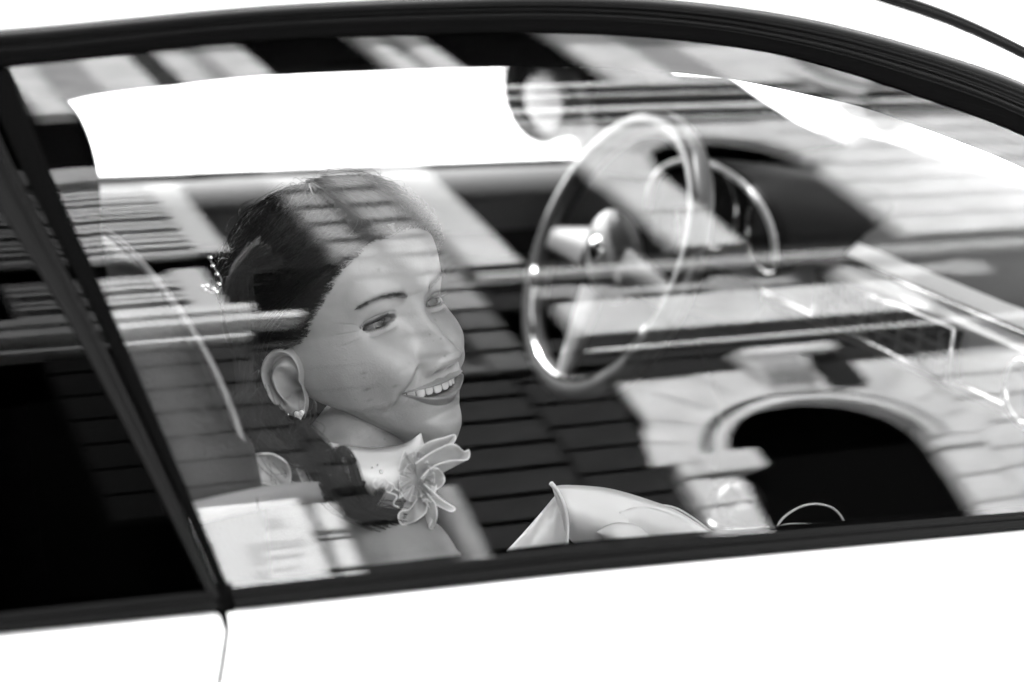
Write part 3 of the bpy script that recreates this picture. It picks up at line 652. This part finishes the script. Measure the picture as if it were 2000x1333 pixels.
# body: joints grown with a skin modifier
J = {'pelvis': (-.03, .32, -.66, .135), 'waist': (-.06, .32, -.50, .105), 'rib': (-.08, .325, -.39, .115), 'chest': (-.07, .335, -.32, .072), 'neck0': (-.035, .338, -.245, .050), 'neck1': (.012, .336, -.19, .052), 'neck2': (.036, .334, -.147, .048),
     'shr': (-.020, .165, -.230, .056), 'upr': (.000, .140, -.29, .052), 'elr': (.015, .12, -.50, .036), 'fr': (.14, .16, -.44, .031), 'wr': (.245, .215, -.355, .022), 'hr': (.285, .235, -.335, .028),
     'shl': (-.075, .500, -.265, .050), 'upl': (-.05, .525, -.32, .045), 'ell': (.02, .48, -.50, .036), 'fl': (.14, .40, -.44, .031), 'wl': (.245, .32, -.375, .022), 'hl': (.285, .30, -.36, .028),
     'hipr': (.02, .21, -.66, .10), 'kr': (.42, .20, -.56, .062), 'anr': (.66, .20, -.78, .042), 'tor': (.78, .20, -.84, .035),
     'hipl': (.02, .39, -.66, .10), 'kl': (.42, .39, -.56, .062), 'anl': (.66, .40, -.78, .042), 'tol': (.78, .40, -.84, .035)}
E_ = [('pelvis', 'waist'), ('waist', 'rib'), ('rib', 'chest'), ('chest', 'neck0'), ('neck0', 'neck1'), ('neck1', 'neck2'), ('chest', 'shr'), ('shr', 'upr'), ('upr', 'elr'), ('elr', 'fr'), ('fr', 'wr'), ('wr', 'hr'),
      ('chest', 'shl'), ('shl', 'upl'), ('upl', 'ell'), ('ell', 'fl'), ('fl', 'wl'), ('wl', 'hl'), ('pelvis', 'hipr'), ('hipr', 'kr'), ('kr', 'anr'), ('anr', 'tor'), ('pelvis', 'hipl'), ('hipl', 'kl'), ('kl', 'anl'), ('anl', 'tol')]
ks_ = list(J); me = bpy.data.meshes.new('tmp'); me.from_pydata([J[k][:3] for k in ks_], [(ks_.index(a), ks_.index(b_)) for a, b_ in E_], [])
to = bpy.data.objects.new('tmp', me); C.objects.link(to); md = to.modifiers.new('s', 'SKIN')
for i, k in enumerate(ks_):
    rr_ = J[k][3]; me.skin_vertices[0].data[i].radius = (rr_, rr_*.85 if k in ('waist', 'rib', 'chest', 'pelvis') else rr_); me.skin_vertices[0].data[i].use_root = (k == 'pelvis')
md = to.modifiers.new('d', 'SUBSURF'); md.levels = 3; md.render_levels = 3
dg = bpy.context.evaluated_depsgraph_get(); ev = to.evaluated_get(dg); tm = ev.to_mesh()
bv = [tuple(v.co) for v in tm.vertices]; bf = [tuple(p.vertices) for p in tm.polygons]; ev.to_mesh_clear(); bpy.data.objects.remove(to)
B = MB(); B.add(bv, bf); nb0 = len(B.v)
def hand(w, h, sg):      # palm continues the wrist; five bent fingers close round the stems
    w, h = Vector(w), Vector(h); d = (h-w).normalized(); side_ = Vector((0, 0, 1)).cross(d).normalized()*sg; dn = d.cross(side_)
    if dn.z > 0: dn = -dn
    palm = [w+(h-w)*t for t in (0, .4, .8, 1.25)]
    for k, (ln, rr_) in enumerate(((.070, .0075), (.078, .008), (.073, .0078), (.058, .0068))):
        st = h+d*.012+side_*(.024-.016*k); p = [st-d*.03, st+d*ln*.30, st+d*ln*.62+dn*ln*.16, st+d*ln*.72+dn*ln*.45, st+d*ln*.55+dn*ln*.68]
        B.tube(p, [rr_*1.15, rr_*1.1, rr_, rr_*.92, rr_*.7], 8)
    st = w+(h-w)*.6+side_*.02; B.tube([st, st+side_*.022+d*.02, st+side_*.03+d*.05+dn*.012, st+side_*.02+d*.07+dn*.03], [.012, .011, .009, .007], 8)
hand(J['wr'][:3], J['hr'][:3], 1); hand(J['wl'][:3], J['hl'][:3], -1)
nb1 = len(B.v); B.add([tuple(p) for p in HP], hf); nb2 = len(B.v)
# ears
etone = []  # ear hollows darkened: occlusion shade put into the skin tone
def ear(sg):
    c = np.array([.0745*sg, -.034, -.097]); up = np.array([0., .985, -.17]); out = np.array([.50*sg, -.08, -.86]); out /= np.linalg.norm(out); up = up-out*(up@out); up /= np.linalg.norm(up); nr = np.cross(up, out)*(-1); nr = nr if nr[0]*sg > 0 else -nr
    NA, NR = 96, 40; rows = []
    RA = [(-90, .0340), (-50, .0270), (-15, .0245), (15, .0262), (45, .0325), (75, .0365), (100, .0350), (130, .0240), (160, .0140), (190, .0108), (215, .0118), (240, .0190), (270, .0340)]
    def outl(a):
        d = (math.degrees(a)+90) % 360-90; return float(csp(np.array(d), np.array([q[0] for q in RA], float), np.array([q[1] for q in RA])))*.91
    def g2(o_, u_, co_, cu_, so, su): return math.exp(-.5*(((o_-co_)/so)**2+((u_-cu_)/su)**2))
    for k in range(NR):
        rho = k/(NR-1); row = []
        for j in range(NA):
            a = 2*math.pi*j/NA; r_ = outl(a); o_, u_ = r_*math.cos(a)*rho, r_*math.sin(a)*rho; dg_ = (math.degrees(a)+90) % 360-90
            hm = float(ss(np.array(dg_), -62, -30))*(1-float(ss(np.array(dg_), 165, 205)))
            h = .0058*math.exp(-.5*((rho-.90)/.065)**2)*hm-.0045*math.exp(-.5*((rho-.73)/.060)**2)*hm
            am = float(ss(np.array(dg_), -75, -50))*(1-float(ss(np.array(dg_), 75, 110)))
            h += .0050*math.exp(-.5*((rho-.54)/.080)**2)*am
            h += .0032*g2(o_, u_, -.001, .0165, .0030, .0055)       # upper crus
            con = g2(o_, u_, -.0005, -.0040, .0058, .0088); h -= .0105*con; h -= .004*g2(o_, u_, -.0045, -.0060, .0025, .003)
            h += .0050*g2(o_, u_, -.0092, -.0060, .0026, .0050)     # tragus
            h += .0030*g2(o_, u_, .0045, -.0165, .0035, .0030)      # antitragus
            h += .0022*g2(o_, u_, .001, -.0265, .008, .006)         # lobe
            if rho > .94: h -= .007*((rho-.94)/.06)**1.5
            row.append(h2w(c+up*u_+out*o_+nr*(h+.0045))); etone.append((1-.80*con)*(1-.45*math.exp(-.5*((rho-.73)/.055)**2)*hm))
        rows.append(row)
    back = []
    for k in range(8):
        rho = 1-k/7*.55; row = []
        for j in range(NA):
            a = 2*math.pi*j/NA; r_ = outl(a)*rho
            row.append(h2w(c+up*(r_*math.sin(a))+out*(r_*math.cos(a))+nr*(-.0025-.012*(1-rho)))); etone.append(.75)
        back.append(row)
    B.grid(rows, closev=True); B.grid(back, closev=True)
ear(-1); ear(1)
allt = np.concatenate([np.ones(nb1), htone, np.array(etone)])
SKIN = bpy.data.materials.new('skin'); SKIN.use_nodes = True; n = SKIN.node_tree; b = n.nodes['Principled BSDF']
at_ = n.nodes.new('ShaderNodeAttribute'); at_.attribute_name = 'tone'; tc = n.nodes.new('ShaderNodeTexCoord')
t1 = n.nodes.new('ShaderNodeTexNoise'); t1.inputs['Scale'].default_value = 28; t1.inputs['Detail'].default_value = 5; n.links.new(tc.outputs['Object'], t1.inputs[0])
t2 = n.nodes.new('ShaderNodeTexVoronoi'); t2.inputs['Scale'].default_value = 95; n.links.new(tc.outputs['Object'], t2.inputs[0])
r1 = n.nodes.new('ShaderNodeMapRange'); r1.inputs[1].default_value = .3; r1.inputs[2].default_value = .7; r1.inputs[3].default_value = .29*.84; r1.inputs[4].default_value = .29*1.12; n.links.new(t1.outputs[0], r1.inputs[0])
r2 = n.nodes.new('ShaderNodeMapRange'); r2.inputs[1].default_value = .03; r2.inputs[2].default_value = .16; r2.inputs[3].default_value = .62; r2.inputs[4].default_value = 1; n.links.new(t2.outputs['Distance'], r2.inputs[0])
t3 = n.nodes.new('ShaderNodeTexNoise'); t3.inputs['Scale'].default_value = 14; n.links.new(tc.outputs['Object'], t3.inputs[0])
r3 = n.nodes.new('ShaderNodeMapRange'); r3.inputs[1].default_value = .5; r3.inputs[2].default_value = .62; n.links.new(t3.outputs[0], r3.inputs[0])
mxf = n.nodes.new('ShaderNodeMix'); mxf.data_type = 'FLOAT'; n.links.new(r3.outputs[0], mxf.inputs[0]); mxf.inputs[2].default_value = 1; n.links.new(r2.outputs[0], mxf.inputs[3])
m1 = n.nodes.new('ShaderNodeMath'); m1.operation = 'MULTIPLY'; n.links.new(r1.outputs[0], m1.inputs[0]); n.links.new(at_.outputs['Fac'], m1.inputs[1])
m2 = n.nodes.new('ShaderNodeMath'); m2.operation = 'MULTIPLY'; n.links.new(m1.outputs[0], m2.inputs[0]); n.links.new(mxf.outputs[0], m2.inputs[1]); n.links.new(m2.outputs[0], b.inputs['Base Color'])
b.inputs['Roughness'].default_value = .42; b.inputs['Specular IOR Level'].default_value = .45
b.inputs['Subsurface Weight'].default_value = .15; b.inputs['Subsurface Radius'].default_value = (.006, .006, .006); b.inputs['Subsurface Scale'].default_value = 1.0
t4 = n.nodes.new('ShaderNodeTexNoise'); t4.inputs['Scale'].default_value = 420; n.links.new(tc.outputs['Object'], t4.inputs[0])
bp = n.nodes.new('ShaderNodeBump'); bp.inputs['Strength'].default_value = .3; bp.inputs['Distance'].default_value = .001; n.links.new(t4.outputs[0], bp.inputs['Height']); n.links.new(bp.outputs[0], b.inputs['Normal'])
per = B.build('person', SKIN)
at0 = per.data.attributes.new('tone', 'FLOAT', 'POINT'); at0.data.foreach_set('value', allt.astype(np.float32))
tag(per, 'smiling woman with pinned-up dark hair in the passenger seat, face turned to the window', 'person')
# eyes
EYEW = mat('eye_white', .09, .25, spec=.3); EYED = mat('iris_dark', .012, .12, spec=.5); TOOTH = mat('tooth', .58, .18, coat=.6); GUM = mat('gum', .12, .4)
gaze = np.array([-.02, .02, 1.0]); gaze /= np.linalg.norm(gaze)
for sg in (-1, 1):
    c = np.array([EX*sg, EY, EZ]); e = MB().ball(h2w(c), ER*HS, 20).build('eye', EYEW, per)
    rows = []
    t_ = np.array([1, 0, 0])-gaze*gaze[0]; t_ /= np.linalg.norm(t_); v_ = np.cross(gaze, t_)
    for k in range(7):
        ph = .60*k/6; rows.append([h2w(c+(gaze*math.cos(ph)+(t_*math.cos(a)+v_*math.sin(a))*math.sin(ph))*(ER*1.012+.0006*math.cos(ph*3))) for a in [2*math.pi*j/28 for j in range(28)]])
    MB().grid(rows, closev=True).build('iris', EYED, e)
    # lashes
    b = MB()
    for k in range(46):
        u = -.0145+.029*k/45; yl = .0042*math.sqrt(max(0, 1-abs(u/.0148)**2.2))-.0004-.06*u+EY; x = (EX+u)*sg
        z0 = EZ+math.sqrt(max(1e-6, (ER+.0016)**2-u*u-.00001)); ln = .0045+.0035*max(0, u/.0145)
        p0_ = np.array([x, yl, z0]); d = np.array([sg*(.25+35*u), .45, .85]); d /= np.linalg.norm(d)
        b.tube([h2w(p0_), h2w(p0_+d*ln*.55+np.array([0, -.0004, 0])), h2w(p0_+d*ln+np.array([0, .0010, 0]))], [.00042, .00032, .0001], 4)
        if k % 2 == 0:
            yl2 = -.0024*math.sqrt(max(0, 1-abs(u/.0148)**2.2))-.0004-.06*u+EY; p0_ = np.array([x, yl2, z0]); b.tube([h2w(p0_), h2w(p0_+np.array([sg*15*u*.003, -.0018, .0015]))], [.0002, .00008], 3)
    b.build('eyelashes', HAIRM, per)
    b = MB()
    for k in range(260):
        u = random.random(); x = .0115+.038*u; yy = .0165+.0075*math.sin(u*2.0)-.0045*u**3+random.gauss(0, .0014*(1-.6*u)); z = surf_z(x*sg, yy)+.0004
        d = np.array([1, .55-.75*u+random.gauss(0, .15), -.15]); b.tube([h2w((x*sg, yy, z)), h2w(np.array([x*sg, yy, z+.0004])+d*[sg, 1, 1]*.004)], [.00014, .00006], 3)
    b.build('eyebrow', HAIRM, per)
# teeth along an arc
zt0 = surf_z(0, -.0565)-.0050
tw = [.0086, .0068, .0076, .0068, .0066, .0060]; x = 0
tl = [.0112, .0103, .0107, .0092, .0085, .0078]
for sg in (-1, 1):
    s_ = .0001; 
    for k, w_ in enumerate(tw):
        xm = s_+w_/2; s_ += w_+.0002; ang = xm/.033
        cx, cz = .033*math.sin(ang)*1.02, -.033*(1-math.cos(ang))*1.1; b = MB(); rows = []
        for i in range(9):
            t = i/8; row = []
            yy = mz+.0020-tl[k]*t; hw = w_/2*(.90+.10*math.sin(math.pi*min(1, t*.9+.1)))*(1-.45*max(0, t-.88)/.12); 
            for j in range(9):
                q_ = -1+2*j/8; bulge = .0014*(1-q_*q_)-.0012*t*t; row.append(h2w((sg*(cx+hw*q_*math.cos(ang)-bulge*0), yy, zt0+cz-hw*q_*math.sin(ang)+bulge*math.cos(ang))))
            rows.append(row)
        b.grid(rows).build('tooth', TOOTH, per, solid=.001)
MB().grid([[h2w((.028*math.sin(a), y_, zt0-.0015-.028*(1-math.cos(a)))) for a in sv(-1.3, 1.3, 20)] for y_ in (mz+.006, mz+.0005)]).build('gum', GUM, per)
# ear stud
lob = np.array([-.0745, -.034, -.097])+np.array([0, .985, -.17])*-.0255+np.array([-.5, -.08, -.86])*.001+np.array([-.86, 0, .5])*.0085
def heart(t): return (16*math.sin(t)**3/17, (13*math.cos(t)-5*math.cos(2*t)-2*math.cos(3*t)-math.cos(4*t))/17)
eo, eu, en = np.array([.5, 0, .86]), np.array([0, 1., 0]), np.array([-.86, 0, .5])
b = MB(); rows = []
for k in (1, .82, .3, .01): rows.append([h2w(lob+(eo*heart(t)[0]+eu*heart(t)[1])*.0052*k+en*(.0012 if k < .9 else 0)) for t in [2*math.pi*j/40 for j in range(40)]])
b.grid(rows, closev=True); es = b.build('heart_earring', mat('pearl_white', .8, .15, coat=1), per)
MB().tube([h2w(lob+(eo*heart(t)[0]+eu*heart(t)[1])*.0054) for t in [2*math.pi*j/40 for j in range(40)]], .0005, 6, closed=True).build('setting', CHROME, es)
MB().ball(h2w(lob+eo*-.010+eu*.002-en*.0005), .0013, 8).build('second_stud', CRYS, per)
# ------------------------------------------------------------------ hair
# hairline height as a function of the angle round the head (0 = face, pi = nape)
def hline(a): return np.interp(np.abs(a), [0, .35, .7, .95, 1.15, 1.30, 1.42, 1.55, 1.75, 2.1, math.pi], [.077, .073, .059, .041, .026, .010, .002, .003, -.004, -.048, -.080])
ysh = np.linspace(-.09, .1285, 150); ash = np.linspace(-math.pi, math.pi, 241)[:-1]
Yh, Ah = np.meshgrid(ysh, ash, indexing='ij'); hl = hline(Ah); t = ss(Yh-hl, -.003, .022)
off = -.003+t*.0115+.0012*np.sin(Ah*46+Yh*180)*t+.0008*np.sin(Ah*87-Yh*90)*t
xh, yh, zh = head_base(Yh, Ah, 0.); x2, y2, z2 = head_base(Yh, Ah, off)
back_b = .020*ss(-np.cos(Ah), .1, 1)*gs(Yh-.045, .055); z2 = z2-back_b
PH = H2W(np.stack([x2, y2, z2], -1).reshape(-1, 3)); nvv = len(ash)
HB = MB(); HB.add([tuple(p) for p in PH], [(i*nvv+j, i*nvv+(j+1) % nvv, (i+1)*nvv+(j+1) % nvv, (i+1)*nvv+j) for i in range(len(ysh)-1) for j in range(nvv) if ysh[i] > hline(ash[j])-.008])
hair = HB.build('hair', HAIRM, per)
BUN = np.array([-.015, -.062, -.165])
S_ = MB()
def hsurf(y, a, o_):
    x_, y_, z_ = head_base(np.array(y), np.array(a), o_); return np.array([float(x_), float(y_), float(z_)-.020*float(ss(-math.cos(a), .1, 1))*math.exp(-.5*((y-.045)/.055)**2)])
for k in range(2600):
    a0 = random.uniform(-2.2, 2.2) if random.random() < .75 else random.uniform(-1.3, 0); y0 = float(hline(a0))+abs(random.gauss(0, .004)) if random.random() < .55 else random.uniform(float(hline(a0)), .125)
    sg = 1 if a0 >= 0 else -1; a1 = sg*random.uniform(2.6, 3.1); y1 = random.uniform(-.07, -.03); P = []; lift = random.uniform(.0085, .0125); wob = random.uniform(-1, 1)*.012
    for i in range(9):
        t_ = i/8; a = a0+(a1-a0)*t_**1.05; y = y0+(y1-y0)*t_**1.6+(.035*math.sin(math.pi*t_))*(1 if abs(a0) > .9 else .35)+wob*math.sin(math.pi*t_)
        y = min(y, .1275); o_ = (-.001+(lift+.001)*min(1, t_*6)); P.append(h2w(hsurf(y, a, o_)))
    S_.tube(P, [.00045]*8+[.0002], 3, cap=False)
# fine hairs that soften the hairline
for k in range(900):
    a0 = random.uniform(-1.5, 1.35); y0 = float(hline(a0))-random.uniform(-.004, .0045); sg = 1 if a0 >= 0 else -1; P = []
    da = sg*random.uniform(.10, .30); dy = random.uniform(-.004, .012) if abs(a0) > .6 else random.uniform(.004, .02)
    for i in range(5):
        t_ = i/4; P.append(h2w(hsurf(y0+dy*t_, a0+da*t_, .0006+.0095*min(1, t_*1.3)**1.3)))
    S_.tube(P, [.00018, .00030, .00035, .00035, .0003], 3, cap=False)
# flyaway hairs at the crown
for k in range(170):
    a0 = random.uniform(-2.6, 2.6); y0 = random.uniform(.07, .126); P = []; dr = random.uniform(.1, .5)*random.choice((-1, 1)); L_ = random.uniform(.003, .010)
    for i in range(6):
        t_ = i/5; P.append(h2w(hsurf(min(.128, y0+.01*t_), a0+dr*t_, .010+L_*math.sin(math.pi*t_*.8))))
    S_.tube(P, [.00022]*5+[.0001], 3, cap=False)
S_.build('combed_strands', HAIRM, hair)
# pinned-up coil at the nape
b = MB()
for k in range(7):
    ph = k*.9; c = h2w(BUN+np.array([-.028, .012*math.sin(k*1.3), .006*math.cos(k)])); pts = []
    for i in range(30):
        a = 2*math.pi*i/24; rr_ = .020+.012*math.sin(k*2.1)*.5+.004*math.sin(3*a+k); pts.append(c+np.array([.9*rr_*math.cos(a+ph), .5*rr_*math.sin(a+ph*.7), rr_*math.sin(a+ph)])*1.15)
    b.tube(pts, [.0075*(1-.4*abs(i-15)/15) for i in range(30)], 8)
b.build('coil', HAIRM, hair)
def lock(pts, n, spread, w0=.0005, tip=.3, name='lock'):
    b = MB(); core = smoothcurve([tuple(p) for p in pts], 26)
    b.tube(core, [spread*.42*(1-.8*abs(i/25-.35)) for i in range(26)], 8)
    w0 = .00034
    for k in range(int(n*1.8)):
        o_ = rng.normal(0, 1, 3)*spread*.70; o2 = rng.normal(0, 1, 3)*spread*1.3; ph = random.uniform(0, 6)
        P = [c+o_*(1-i/25)+o2*(i/25)*(1-tip*(i/25))+np.array([.3, .2, .6])*spread*.35*math.sin(i*.35+ph) for i, c in enumerate(core)]
        b.tube(P, [w0]*22+[w0*.8, w0*.6, w0*.4, w0*.2], 3, cap=False)
    return b.build(name, HAIRM, hair)
for k in range(5): lock([at(505+10*k, 480+8*k, .262), at(462+5*k, 530, .250), at(446+8*k, 580+6*k, .246), at(456+5*k, 640, .25), at(480, 690+4*k, .262)], 34, .0045)
lock([at(530, 805, .235), at(570, 862, .195), at(610, 900, .165), at(655, 975, .155), at(740, 1010, .16), at(830, 1020, .18)], 150, .0055)
lock([at(585, 838, .205), at(636, 885, .170), at(660, 930, .152), at(705, 1000, .158)], 120, .0048)
lock([at(468, 780, .23), at(490, 830, .20), at(540, 880, .18), at(600, 900, .165), at(680, 910, .16)], 90, .005)
lock([at(480, 700, .262), at(478, 790, .24), at(470, 850, .22), at(455, 820, .21), at(480, 780, .21)], 90, .006)
lock([at(500, 770, .25), at(528, 838, .225), at(560, 885, .205), at(540, 890, .20), at(520, 860, .21)], 90, .006)
lock([at(650, 910, .155), at(665, 880, .15), at(685, 900, .148), at(700, 950, .146), at(725, 985, .146), at(745, 960, .146)], 60, .003)
# a few thin stray hairs
b = MB()
for k in range(26):
    x0_, y0_ = random.uniform(480, 600), random.uniform(760, 900); b.tube(crv([tuple(q_) for q_ in (at(x0_, y0_, .185), at(x0_+random.uniform(-25, 10), y0_+random.uniform(20, 40), .18), at(x0_+random.uniform(-10, 60), y0_+random.uniform(60, 90), .178), at(x0_+random.uniform(20, 120), y0_+random.uniform(80, 110), .178))], 14), .00022, 3, cap=False)
b.build('stray_hairs', HAIRM, hair)
# crystal hair pin
hp = MB().tube(crv([at(398, 562, .25), at(415, 572, .25), at(430, 565, .25), at(432, 545, .25), at(420, 525, .25), at(410, 507, .25)], 20), .0004, 4).build('hair_pin', WIRE, per)
for (px, py, r_) in ((411, 505, .0022), (416, 521, .0021), (424, 537, .0020), (428, 557, .0024), (405, 559, .0020), (418, 566, .0022), (396, 560, .0017), (424, 571, .0014), (402, 567, .0012)):
    MB().ball(at(px, py, .248), r_, 5).build('crystal', CRYS, hp, smooth=False)
# ------------------------------------------------------------------ dress, collar and organza petals
DRESS = SATIN
rows = []
for (z, cx, rx, ry) in ((-.235, -.080, .075, .105), (-.27, -.085, .105, .165), (-.33, -.085, .125, .175), (-.42, -.075, .115, .155), (-.52, -.06, .115, .145), (-.62, -.02, .17, .20), (-.72, .06, .27, .24)):
    rows.append([(cx+rx*math.cos(a), .30+ry*math.sin(a), z) for a in [2*math.pi*j/48 for j in range(48)]])
MB().grid(rows[1:], closev=True).build('dress', DRESS, per, solid=.002)
def traced(top, bot, Y, bulge, m, name, parent, nseg=24, solid=.0008, curl=0.):
    """a real cloth sheet between two edge lines, swelling towards the window"""
    A, Bq = smoothcurve(top, nseg), smoothcurve(bot, nseg); P = []
    for i in range(nseg):
        row = []
        for j in range(11):
            t_ = j/10; px, py = A[i][0]+(Bq[i][0]-A[i][0])*t_, A[i][1]+(Bq[i][1]-A[i][1])*t_
            yy = Y-bulge*math.sin(math.pi*t_)*math.sin(math.pi*(i+.5)/nseg)+curl*math.sin(i*.9+t_*2.5)
            row.append(tuple(at(px, py, yy)))
        P.append(row)
    return MB().grid(P).build(name, m, parent, solid=solid)
NECKC = at(720, 900, .215)
co = traced([(626, 862), (680, 872), (735, 876), (790, 868), (822, 846)], [(640, 950), (690, 985), (740, 1000), (800, 992), (850, 965)], .210, .048, SATIN, 'collar', per, solid=.0015)
b = MB()
for pts in ([(655, 908), (665, 905), (675, 930), (690, 955), (705, 958), (712, 940)], [(640, 880), (650, 905), (662, 935), (672, 962)]):
    b.tube(crv([tuple(at(x_, y_, .156)) for x_, y_ in pts], 20), .0016, 8)
b.build('ribbon_trim', HAIRM, co)
def petal(name, edge, cpt, Y, lift, parent=per, rim=.0006):
    """organza petal: fan from the heart of the flower to a rolled edge"""
    Ec = smoothcurve(edge, 30); P = []
    for i, e in enumerate(Ec):
        u = i/29; row = []
        for k in range(9):
            t_ = k/8; px = cpt[0]+(e[0]-cpt[0])*t_; py = cpt[1]+(e[1]-cpt[1])*t_; row.append(tuple(at(px, py, Y-lift*t_*t_-.006*math.sin(u*6.3)*t_+.004*math.sin(u*17)*t_)))
        P.append(row)
    o = MB().grid(P).build(name, ORG, parent, solid=.0004); MB().tube([r_[-1] for r_ in P], rim, 6).build('rolled_edge', ORGE, o); return o
petal('petal', [(800, 900), (830, 868), (868, 855), (888, 850), (886, 864), (860, 875), (830, 905)], (815, 935), .185, .02)
petal('petal', [(812, 905), (850, 880), (885, 868), (905, 882), (916, 880), (913, 898), (880, 900), (845, 912), (822, 935)], (815, 950), .18, .03)
petal('petal', [(825, 938), (845, 915), (862, 922), (868, 940), (855, 955), (838, 958)], (818, 965), .18, .02)
petal('petal', [(828, 945), (845, 960), (865, 978), (888, 993), (880, 999), (855, 988), (830, 975)], (815, 955), .178, .028)
petal('petal', [(835, 965), (850, 985), (853, 1010), (845, 1032), (838, 1030), (845, 1012), (838, 990), (825, 975)], (812, 950), .175, .03)
petal('petal', [(835, 975), (832, 1000), (815, 1015), (800, 1022), (785, 1025), (778, 1012), (782, 1000), (800, 995), (815, 975)], (812, 950), .176, .025)
petal('petal', [(790, 880), (780, 910), (775, 950), (790, 985), (812, 995)], (822, 930), .188, .01)
petal('petal', [(560, 955), (520, 945), (480, 938), (455, 930), (470, 908), (490, 890), (512, 886)], (540, 900), .19, .012, rim=.0006)
petal('petal', [(512, 886), (535, 888), (560, 905), (568, 930), (562, 955), (552, 968), (535, 950)], (515, 905), .185, .012, rim=.0006)
petal('petal', [(580, 915), (590, 940), (610, 952), (630, 958), (650, 930), (640, 900)], (600, 900), .19, .012, rim=.0004)
for k in range(9):      # ruffled heart of the flower
    a = k*.75; x0_, y0_ = 815+8*math.cos(a), 935+16*math.sin(a); L_ = 26+8*math.sin(k*2.3)
    petal('ruffle', [(x0_+L_*math.cos(a+u), y0_+L_*1.1*math.sin(a+u)) for u in (-.7, -.35, 0, .35, .7)], (x0_, y0_), .172, .012, rim=.0004)
b = MB()
for pts in ([(735, 935), (728, 945), (735, 955), (742, 945), (750, 935), (758, 945), (752, 958), (765, 965)], [(755, 940), (770, 950), (762, 962), (775, 970), (768, 985), (780, 992)], [(772, 955), (785, 965), (778, 975)]):
    b.tube(crv([tuple(at(x_, y_, .150)) for x_, y_ in pts], 30), .0006, 5)
b.build('lace_edging', ORGE, co)
for px, py, r_ in ((744, 922, .0018), (727, 914, .0010), (737, 909, .0010)): MB().ball(at(px, py, .150), r_, 6).build('bead', CRYS, co)
# ------------------------------------------------------------------ bouquet in her lap
bq = empty('bouquet', tuple(at(1240, 1010, .235)), 'white satin and calla bouquet with thin looping stems held just above the door', 'bouquet')
traced([(1078, 952), (1100, 948), (1150, 950), (1200, 957), (1270, 978), (1330, 1002), (1395, 1048), (1410, 1075)], [(1098, 1010), (1110, 1050), (1150, 1080), (1200, 1095), (1270, 1095), (1330, 1095), (1380, 1095), (1410, 1100)], .225, .035, SATIN, 'satin_wrap', bq, curl=.0015)
traced([(975, 1092), (1010, 1055), (1050, 1010), (1085, 968), (1100, 955)], [(975, 1120), (1010, 1120), (1050, 1120), (1085, 1110), (1108, 1080)], .24, .02, SATIN, 'satin_fold', bq, curl=.001)
traced([(1165, 1040), (1190, 1025), (1220, 1021), (1250, 1028), (1268, 1045), (1272, 1062)], [(1178, 1048), (1195, 1068), (1215, 1082), (1240, 1090), (1262, 1090), (1276, 1080)], .19, .02, SATIN, 'calla_petal', bq)
traced([(1210, 1000), (1250, 990), (1300, 1000), (1340, 1020), (1385, 1055)], [(1205, 1030), (1260, 1060), (1300, 1080), (1340, 1085), (1390, 1085)], .195, .012, SATIN, 'calla_petal', bq, curl=.001)
MB().tube(crv([tuple(at(x_, y_, .19)) for x_, y_ in ((1076, 944), (1086, 956), (1098, 978), (1107, 1010), (1108, 1050), (1104, 1090))], 24), [.0022]*4+[.0018]*20, 8).build('rolled_hem', SATIN, bq)
for pts, r_ in (([(1210, 1000), (1260, 988), (1310, 990), (1350, 1010), (1400, 1050), (1430, 1090)], .0012), ([(1515, 1035), (1530, 1012), (1560, 992), (1590, 985), (1620, 990), (1640, 1005), (1652, 1030)], .0011), ([(1490, 1048), (1520, 1030), (1550, 1024), (1600, 1030), (1640, 1060)], .0010)):
    MB().tube(crv([tuple(at(x_, y_, .24)) for x_, y_ in pts], 40), r_, 6).build('looping_stem', WIRE, bq)
b = MB()
for k in range(16):
    c = at(random.uniform(1470, 1560), random.uniform(1036, 1056), random.uniform(.23, .26)); 
    for j in range(5):
        a = 2*math.pi*j/5+k; b.ball((c[0]+.0032*math.cos(a), c[1]+.0012*math.sin(a*2), c[2]+.0026*math.sin(a)), .0026, 5, (1, .5, .8))
b.build('small_blossoms', SATIN, bq)
for k in range(9):
    a = k/8; MB().tube(crv([tuple(at(1180+160*a, 1120, .25)), tuple(at(1230+60*a, 1260, .26)), tuple(at(1240+30*a, 1400, .27))], 12), .003, 6).build('stem', mat('stem', .08, .5) if k == 0 else bpy.data.materials['stem'], bq)
# ------------------------------------------------------------------ finish
for o in list(sc.objects):
    if o.parent is None and o.type in {'MESH', 'EMPTY', 'CAMERA'}: o.location.z += GZ
    if '_w' in o: del o['_w']
